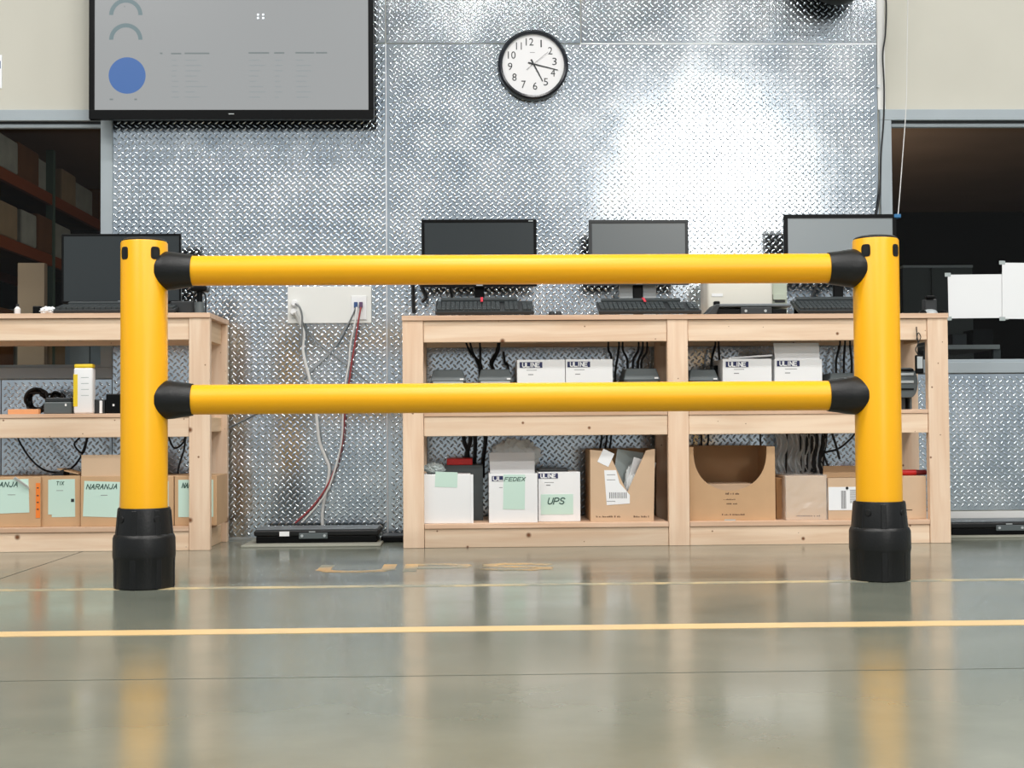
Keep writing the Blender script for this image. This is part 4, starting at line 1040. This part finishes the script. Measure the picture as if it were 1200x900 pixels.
def coil(name, cx, cy, cz, rad, n, r, label, seed, flat=.5):
    rn = random.Random(seed); pts = []
    for k in range(n * 8):
        a = 2 * math.pi * k / 8; q = rad * rn.uniform(.65, 1.1)
        pts.append((cx + q * math.cos(a), cy + rn.uniform(-.03, .03), cz + q * flat * 2 * math.sin(a)))
    zmin = min(p[2] for p in pts)
    pts = [(p[0], p[1], p[2] - zmin + cz - rad + r + .001) for p in pts]
    o = MB().tube(pts, r, 7, 5).build(name, 'cable_black', None, smooth=True, base=True)
    tag(o, label, 'cable')
    return o
coil('cable_coil', X(42, 6.0, 455), 6.02, LM + .05, .05, 7, .0055, 'tangled black cable coil on the left middle shelf', 2)
coil('cable_coil', X(66, 6.05, 455), 6.06, LM + .05, .042, 6, .0055, 'smaller black cable tangle behind the low grey device', 9)

# ------------------------------------------------------------------ wall plate, cables, floor scales, papers
WP = WY - .004
wp = thing('wall_outlet_panel', (X(387, WP, 358), WY, Z(379, WP, 387)), 'white rectangular outlet panel with plugs and data jacks on the plate wall', 'outlet panel')
xa, xb, za, zb = X(337.5, WP, 358), X(435.5, WP, 358), Z(379, WP, 387), Z(336, WP, 387)
P_('panel', 'wall_plate_white', wp, xa, xb, WY - .016, WY - .0025, za, zb, 0.002)
P_('jack_plate', 'white_card', wp, X(412, WP, 358), X(430, WP, 358), WY - .021, WY - .016, Z(375, WP, 420), Z(347, WP, 420), 0.0015)
for px, mm in ((417.5, 'plug_blue'), (423.5, 'plug_purple')):
    P_('data_plug', mm, wp, X(px - 2, WP, 358), X(px + 2, WP, 358), WY - .034, WY - .021, Z(361, WP, 420), Z(354.5, WP, 420), 0.001)
for (px, py) in ((346, 356), (345, 366)):
    c = at(px, py, WP); MB().lathe([(.004, -.03), (.012, -.03), (.016, -.01), (.016, 0)], (c.x, WY - .016, c.z), 'y', 18).build('mains_plug', 'white_card', wp, smooth=True)
for px in (342, 416): fine(wp, px, 373.5 if px > 400 else 372.5, 7, WY - .0165)
def cable(label, pts, r, material, Y=WY - .03, group='loose cables on the plate wall'):
    P3 = [at(p[0], p[1], p[2] if len(p) > 2 else Y) for p in pts]
    o = MB().tube(P3, r, 8, 6).build('cable', material, None, smooth=True, base=True)
    return tag(o, label, 'cable', group)
cable('thick white cable hanging from the outlet panel down to the floor scale', [(345, 366, 6.17), (350, 376), (356, 390), (355, 408), (358, 425), (363, 445), (370, 480), (374, 515), (381, 535), (386, 550), (382, 575), (378, 600), (378, 618)], .0068, 'cable_white')
cable('short dark cable leaving the upper mains plug of the outlet panel', [(346, 356, 6.165), (351, 360, 6.16), (354, 370, 6.165), (354, 380, 6.17), (353, 405, 6.185)], .0045, 'cable_grey')
cable('thin grey cable curving right from the plugs behind the bench leg', [(355, 378, 6.175), (364, 393), (377, 406), (396, 420), (415, 435), (436, 451), (472, 478)], .0036, 'cable_grey', WY - .012)
cable('thin dark cable from the blue jack running down left to the bench', [(417.5, 360, 6.185), (412, 372), (400, 395), (387, 414), (362, 438), (330, 468), (290, 490), (268, 501)], .0034, 'cable_grey', WY - .022)
cable('red cable from the purple jack down to the floor', [(423, 360, 6.185), (420, 376), (416, 402), (412, 425), (409, 448), (404, 485), (401, 520), (393, 548), (382, 572), (366, 594), (346, 613)], .0042, 'cable_red', WY - .046)
cable('white cable running beside the red cable to the floor', [(418, 360, 6.18), (416, 378), (411, 402), (409, 425), (405, 448), (402, 485), (401, 510), (396, 538), (385, 572), (372, 592), (354, 612)], .0040, 'cable_white', WY - .058)
cable('black cable hanging down the joint between plate and cream wall', [(1037.5, -8), (1038.5, 8), (1037.5, 40), (1034.5, 65), (1036, 100), (1035.5, 140), (1032.5, 180), (1031, 225), (1026, 258), (1020, 300)], .0040, 'cable_black', WY - .012)
cable('pale twisted pull cord hanging in front of the right window', [(1064, -8, 6.15), (1063, 60, 6.15), (1062, 120, 6.15), (1058, 180, 6.12), (1053, 245, 6.05), (1051.5, 252, 6.02)], .0022, 'cable_white', 6.1)
b = P_('blue_clip', 'blue_tag', None, X(1047, 5.98, 254), X(1055, 5.98, 254), 5.968, 6.0, Z(255.5, 5.98, 1051), Z(251.2, 5.98, 1051), 0.002)
tag(b, 'small blue clip at the top corner of the right monitor', 'clip')
b = MB().cyl((X(1029, WY, 101.5), WY - .012, Z(101.5, WY, 1029)), (X(1029, WY, 101.5), WY, Z(101.5, WY, 1029)), .007, 14).build('wall_screw', 'galvanised')
tag(b, 'screw head at the right edge of the plate wall', 'screw')

def floor_scale(px0, px1, Yf, label):
    x0, x1 = X(px0, Yf, 630), X(px1, Yf, 630)
    s = thing('floor_scale', ((x0 + x1) / 2, Yf + .15, 0.009), label, 'scale', 'low black floor scales')
    z0 = 0.0095
    P_('base', 'black_plastic', s, x0 + .008, x1 - .008, Yf + .006, Yf + .19, z0, z0 + .03, 0.004)
    P_('platform_rim', 'black_rubber', s, x0, x1, Yf, Yf + .205, z0 + .03, z0 + .055, 0.006)
    P_('platform', 'scale_top', s, x0 + .006, x1 - .006, Yf + .006, Yf + .2, z0 + .055, z0 + .061, 0.002)
    w = x1 - x0
    P_('display', 'mid_plastic', s, x0 + w * .36, x0 + w * .59, Yf - .004, Yf + .004, z0 + .018, z0 + .043, 0.002)
    for q in (.385, .565): MB().cyl((x0 + w * q, Yf - .006, z0 + .031), (x0 + w * q, Yf - .003, z0 + .031), .006, 12).build('button', 'silver_plastic', s)
    P_('badge', 'silver_plastic', s, x0 + w * .44, x0 + w * .49, Yf - .001, Yf + .002, z0 + .046, z0 + .05, 0.0)
    return s, x0, x1, z0
b = P_('floor_mat', 'mat_grey', None, X(282, 5.83, 640), X(446, 5.83, 640), 5.83, 6.20, 0, .009, 0.003, base=True)
tag(b, 'thin grey mat under the floor scale between the benches', 'mat')
s, x0, x1, z0 = floor_scale(297.5, 444, 5.93, 'black floor scale on a grey mat between the two benches')
P_('sticker', 'white_card', s, x0 + .11, x0 + .152, 5.927, 5.931, z0 + .03, z0 + .05, 0.0)
b = P_('floor_mat', 'mat_grey', None, X(1114, 5.93, 630), X(1275, 5.93, 630), 5.95, 6.18, 0, .009, 0.003, base=True)
tag(b, 'thin grey mat under the floor scale at the right edge', 'mat')
floor_scale(1114, 1262, 6.0, 'black floor scale at the right edge beside the long bench')
b = P_('black_block', 'black_plastic', None, X(446, 6.0, 625), X(476, 6.0, 625), 6.02, 6.19, 0, .03, 0.006, base=True)
tag(b, 'low black block on the floor between mat and bench leg', 'block')

def paper(px0, px1, py0, py1, Y, label, rot=0.0):
    a, b = at(px0, py1, Y), at(px1, py0, Y); cx_, cz_ = (a.x + b.x) / 2, (a.z + b.z) / 2
    r = thing('paper_sheet', (cx_, Y, a.z), label, 'paper', 'papers taped to the right window')
    m = Matrix.Translation((cx_, 0, cz_)) @ Matrix.Rotation(rot, 4, 'Y') @ Matrix.Translation((-cx_, 0, -cz_))
    MB().box(a.x, b.x, Y - .001, Y, a.z, b.z, m).build('sheet', 'paper_white', r)
    for (x, z) in ((a.x, a.z), (b.x, a.z), (a.x, b.z), (b.x, b.z)):
        MB().box(x - .014, x + .014, Y - .0016, Y - .0010, z - .009, z + .009, m).build('tape', 'paper_grey', r)
paper(1111.5, 1177.5, 321.5, 373, WY + .058, 'white sheet taped to the right window beside the bench end', -.006)
paper(1175, 1245, 308, 374, WY + .052, 'taller white sheet taped to the right window at the photo edge', .012)
n_ = thing('wall_notice', (X(-8, WY, 85), WY + .008, Z(104, WY, 0)), 'small white and blue notice on the cream wall at the left edge', 'notice')
a, b = at(-22, 103.5, WY + .009), at(2.5, 64.5, WY + .009)
P_('sheet', 'paper_white', n_, a.x, b.x, WY + .006, WY + .0095, a.z, b.z, 0.0)
P_('blue_block', 'plug_blue', n_, a.x + .01, b.x - .006, WY + .0052, WY + .006, Z(80, WY, 0), Z(71, WY, 0), 0.0)
# dark fixture above the frame edge
fx = thing('wall_fixture', (X(985, 6.0, 0), 6.1, Z(2, 6.0, 985)), 'dark rounded wall fixture peeking in at the top right of the plate wall', 'fixture')
c = at(984, -38, 6.02)
mb = MB().lathe([(.002, -.14), (.08, -.13), (.13, -.09), (.15, -.03), (.155, .05), (.10, .12), (.05, .19)], (c.x, 6.02, c.z), 'y', 40); mb.build('shell', 'black_plastic', fx, smooth=True)
P_('arm', 'black_plastic', fx, c.x - .03, c.x + .03, 6.1, WY - .001, c.z - .03, c.z + .03, 0.004)

# cables behind and under the shelves
def hang(label, pts, r=.0045, Y=6.13, group='black cables behind the shelves'):
    return cable(label, pts, r, 'cable_black', Y, group)
hang('black cable drooping in a loop below the left middle shelf', [(16, 500), (24, 520), (38, 540), (55, 552), (78, 552), (93, 538), (100, 520), (105, 500)], .0042, 6.0)
hang('black cable kinked into a V below the left middle shelf', [(100, 500), (94, 512), (87, 521), (97, 531), (102, 516), (105, 500)], .0040, 5.98)
hang('black cable crossing the gap left of the bench leg', [(197, 510), (204, 525), (215, 518), (219, 500)], .0042, 5.98)
hang('black cable dropping straight beside the left bench leg', [(218, 500), (216, 525), (210, 545), (208, 558)], .0042, 6.02)
hang('two-strand black cable rising at the left end of the long bench top', [(484, 330), (484, 350), (485, 367)], .008, 6.12)
wds = ['first', 'second', 'third', 'fourth', 'fifth', 'sixth', 'seventh', 'eighth']
for i, (a, b, top, bot) in enumerate(((545, 564, 404, 432), (550, 562, 404, 434), (562, 565, 404, 434), (584, 577, 404, 432), (586, 579, 404, 434), (590, 596, 418, 434))):
    hang('black cable above the two left printers, %s from the left' % wds[i], [(a, top - 6), (a + (b - a) * .3, top + 8), (b - 2, bot - 8), (b, bot), (b, bot + 14)], .0055)
for i, (a, b, top, bot) in enumerate(((713, 716, 402, 425), (725, 721, 402, 445), (730, 735, 402, 430), (748, 742, 402, 430), (753, 748, 402, 431), (758, 752, 404, 431))):
    hang('black cable left of the centre leg, %s from the left' % wds[i], [(a, top - 6), (a, top + 8), (b, bot - 8), (b, bot + 12)], .0052)
for i, (a, b) in enumerate(((838, 834), (842, 843), (984, 980), (990, 989), (996, 998))):
    hang('black cable hanging in the right bay of the middle shelf, %s from the left' % wds[i], [(a, 396), (a, 405), (b, 422), (b, 440)], .0055)
for i, (a, b, bot) in enumerate(((543, 548, 530), (550, 546, 535), (556, 556, 545), (568, 566, 540))):
    hang('black cable behind the plain white box, %s from the left' % wds[i], [(a, 505), (a + 1, 518), (b, bot), (b, bot + 20)], .009)
for i, (a, b, bot) in enumerate(((705, 703, 527), (711, 709, 527), (716, 714, 528), (822, 822, 535), (830, 828, 535), (891, 892, 535), (922, 921, 553), (938, 939, 556))):
    hang('black cable dropping to the bottom shelf of the long bench, %s from the left' % wds[i], [(a, 505), (a, 515), (b, bot), (b, bot + 12)], .0045, 6.1)
for i, (a, b, bot) in enumerate(((947, 945, 556), (953, 952, 556), (958, 955, 556), (965, 961, 552), (968, 964, 552))):
    hang('black cable in the thick bundle behind the plastic-wrapped box, %s from the left' % wds[i], [(a, 505), (a - 1, 520), (b, bot - 14), (b, bot + 8)], .0085, 6.1)
hang('black cable curling beside the right yellow post, outer loop', [(967, 508), (964, 525), (970, 545), (980, 556)], .005, 6.08)
hang('black cable curling beside the right yellow post, crossing strand', [(966, 530), (982, 526), (996, 515), (1004, 505)], .0045, 6.07)
hang('black cable curling beside the right yellow post, straight strand', [(974, 505), (979, 520), (984, 538)], .0055, 6.06)
hang('black monitor lead hanging behind the pale-screen monitor keyboard', [(958, 330), (953, 345), (945, 355), (937, 366)], .0045, 5.93)
hang('black lead hanging left under the dark monitor', [(492, 330), (496, 340), (499, 348), (494, 354)], .009, 6.08)
hang('short black lead under the dark monitor, left of its stand', [(526, 330), (528, 340), (530, 350)], .006, 6.1)
# crumpled plastic hanging film behind the wrapped box
fb = MB(); rn = random.Random(33); g_ = []
xa, xb = X(908, 6.1, 530), X(966, 6.1, 530); zt, zb_ = RM - .105, Z(557, 6.1, 930)
for iz in range(9):
    row = []
    for ix in range(34):
        u, v = ix / 33, iz / 8
        yy = 6.10 + .012 * math.sin(ix * 1.7 + .6 * math.sin(iz)) + rn.uniform(-.004, .004)
        zz = zt + (zb_ - zt) * v + (.018 * math.sin(ix * .8) if iz == 8 else rn.uniform(-.004, .004))
        row.append(fb.bm.verts.new((xa + (xb - xa) * u + .012 * math.sin(iz * .9), yy, zz)))
    g_.append(row)
for a, b in zip(g_, g_[1:]):
    for k in range(33): fb.bm.faces.new((a[k], a[k+1], b[k+1], b[k]))
hf = fb.build('plastic_film', 'clear_plastic', None, base=True)
tag(hf, 'pleated clear plastic film hanging behind the plastic-wrapped box', 'plastic film')
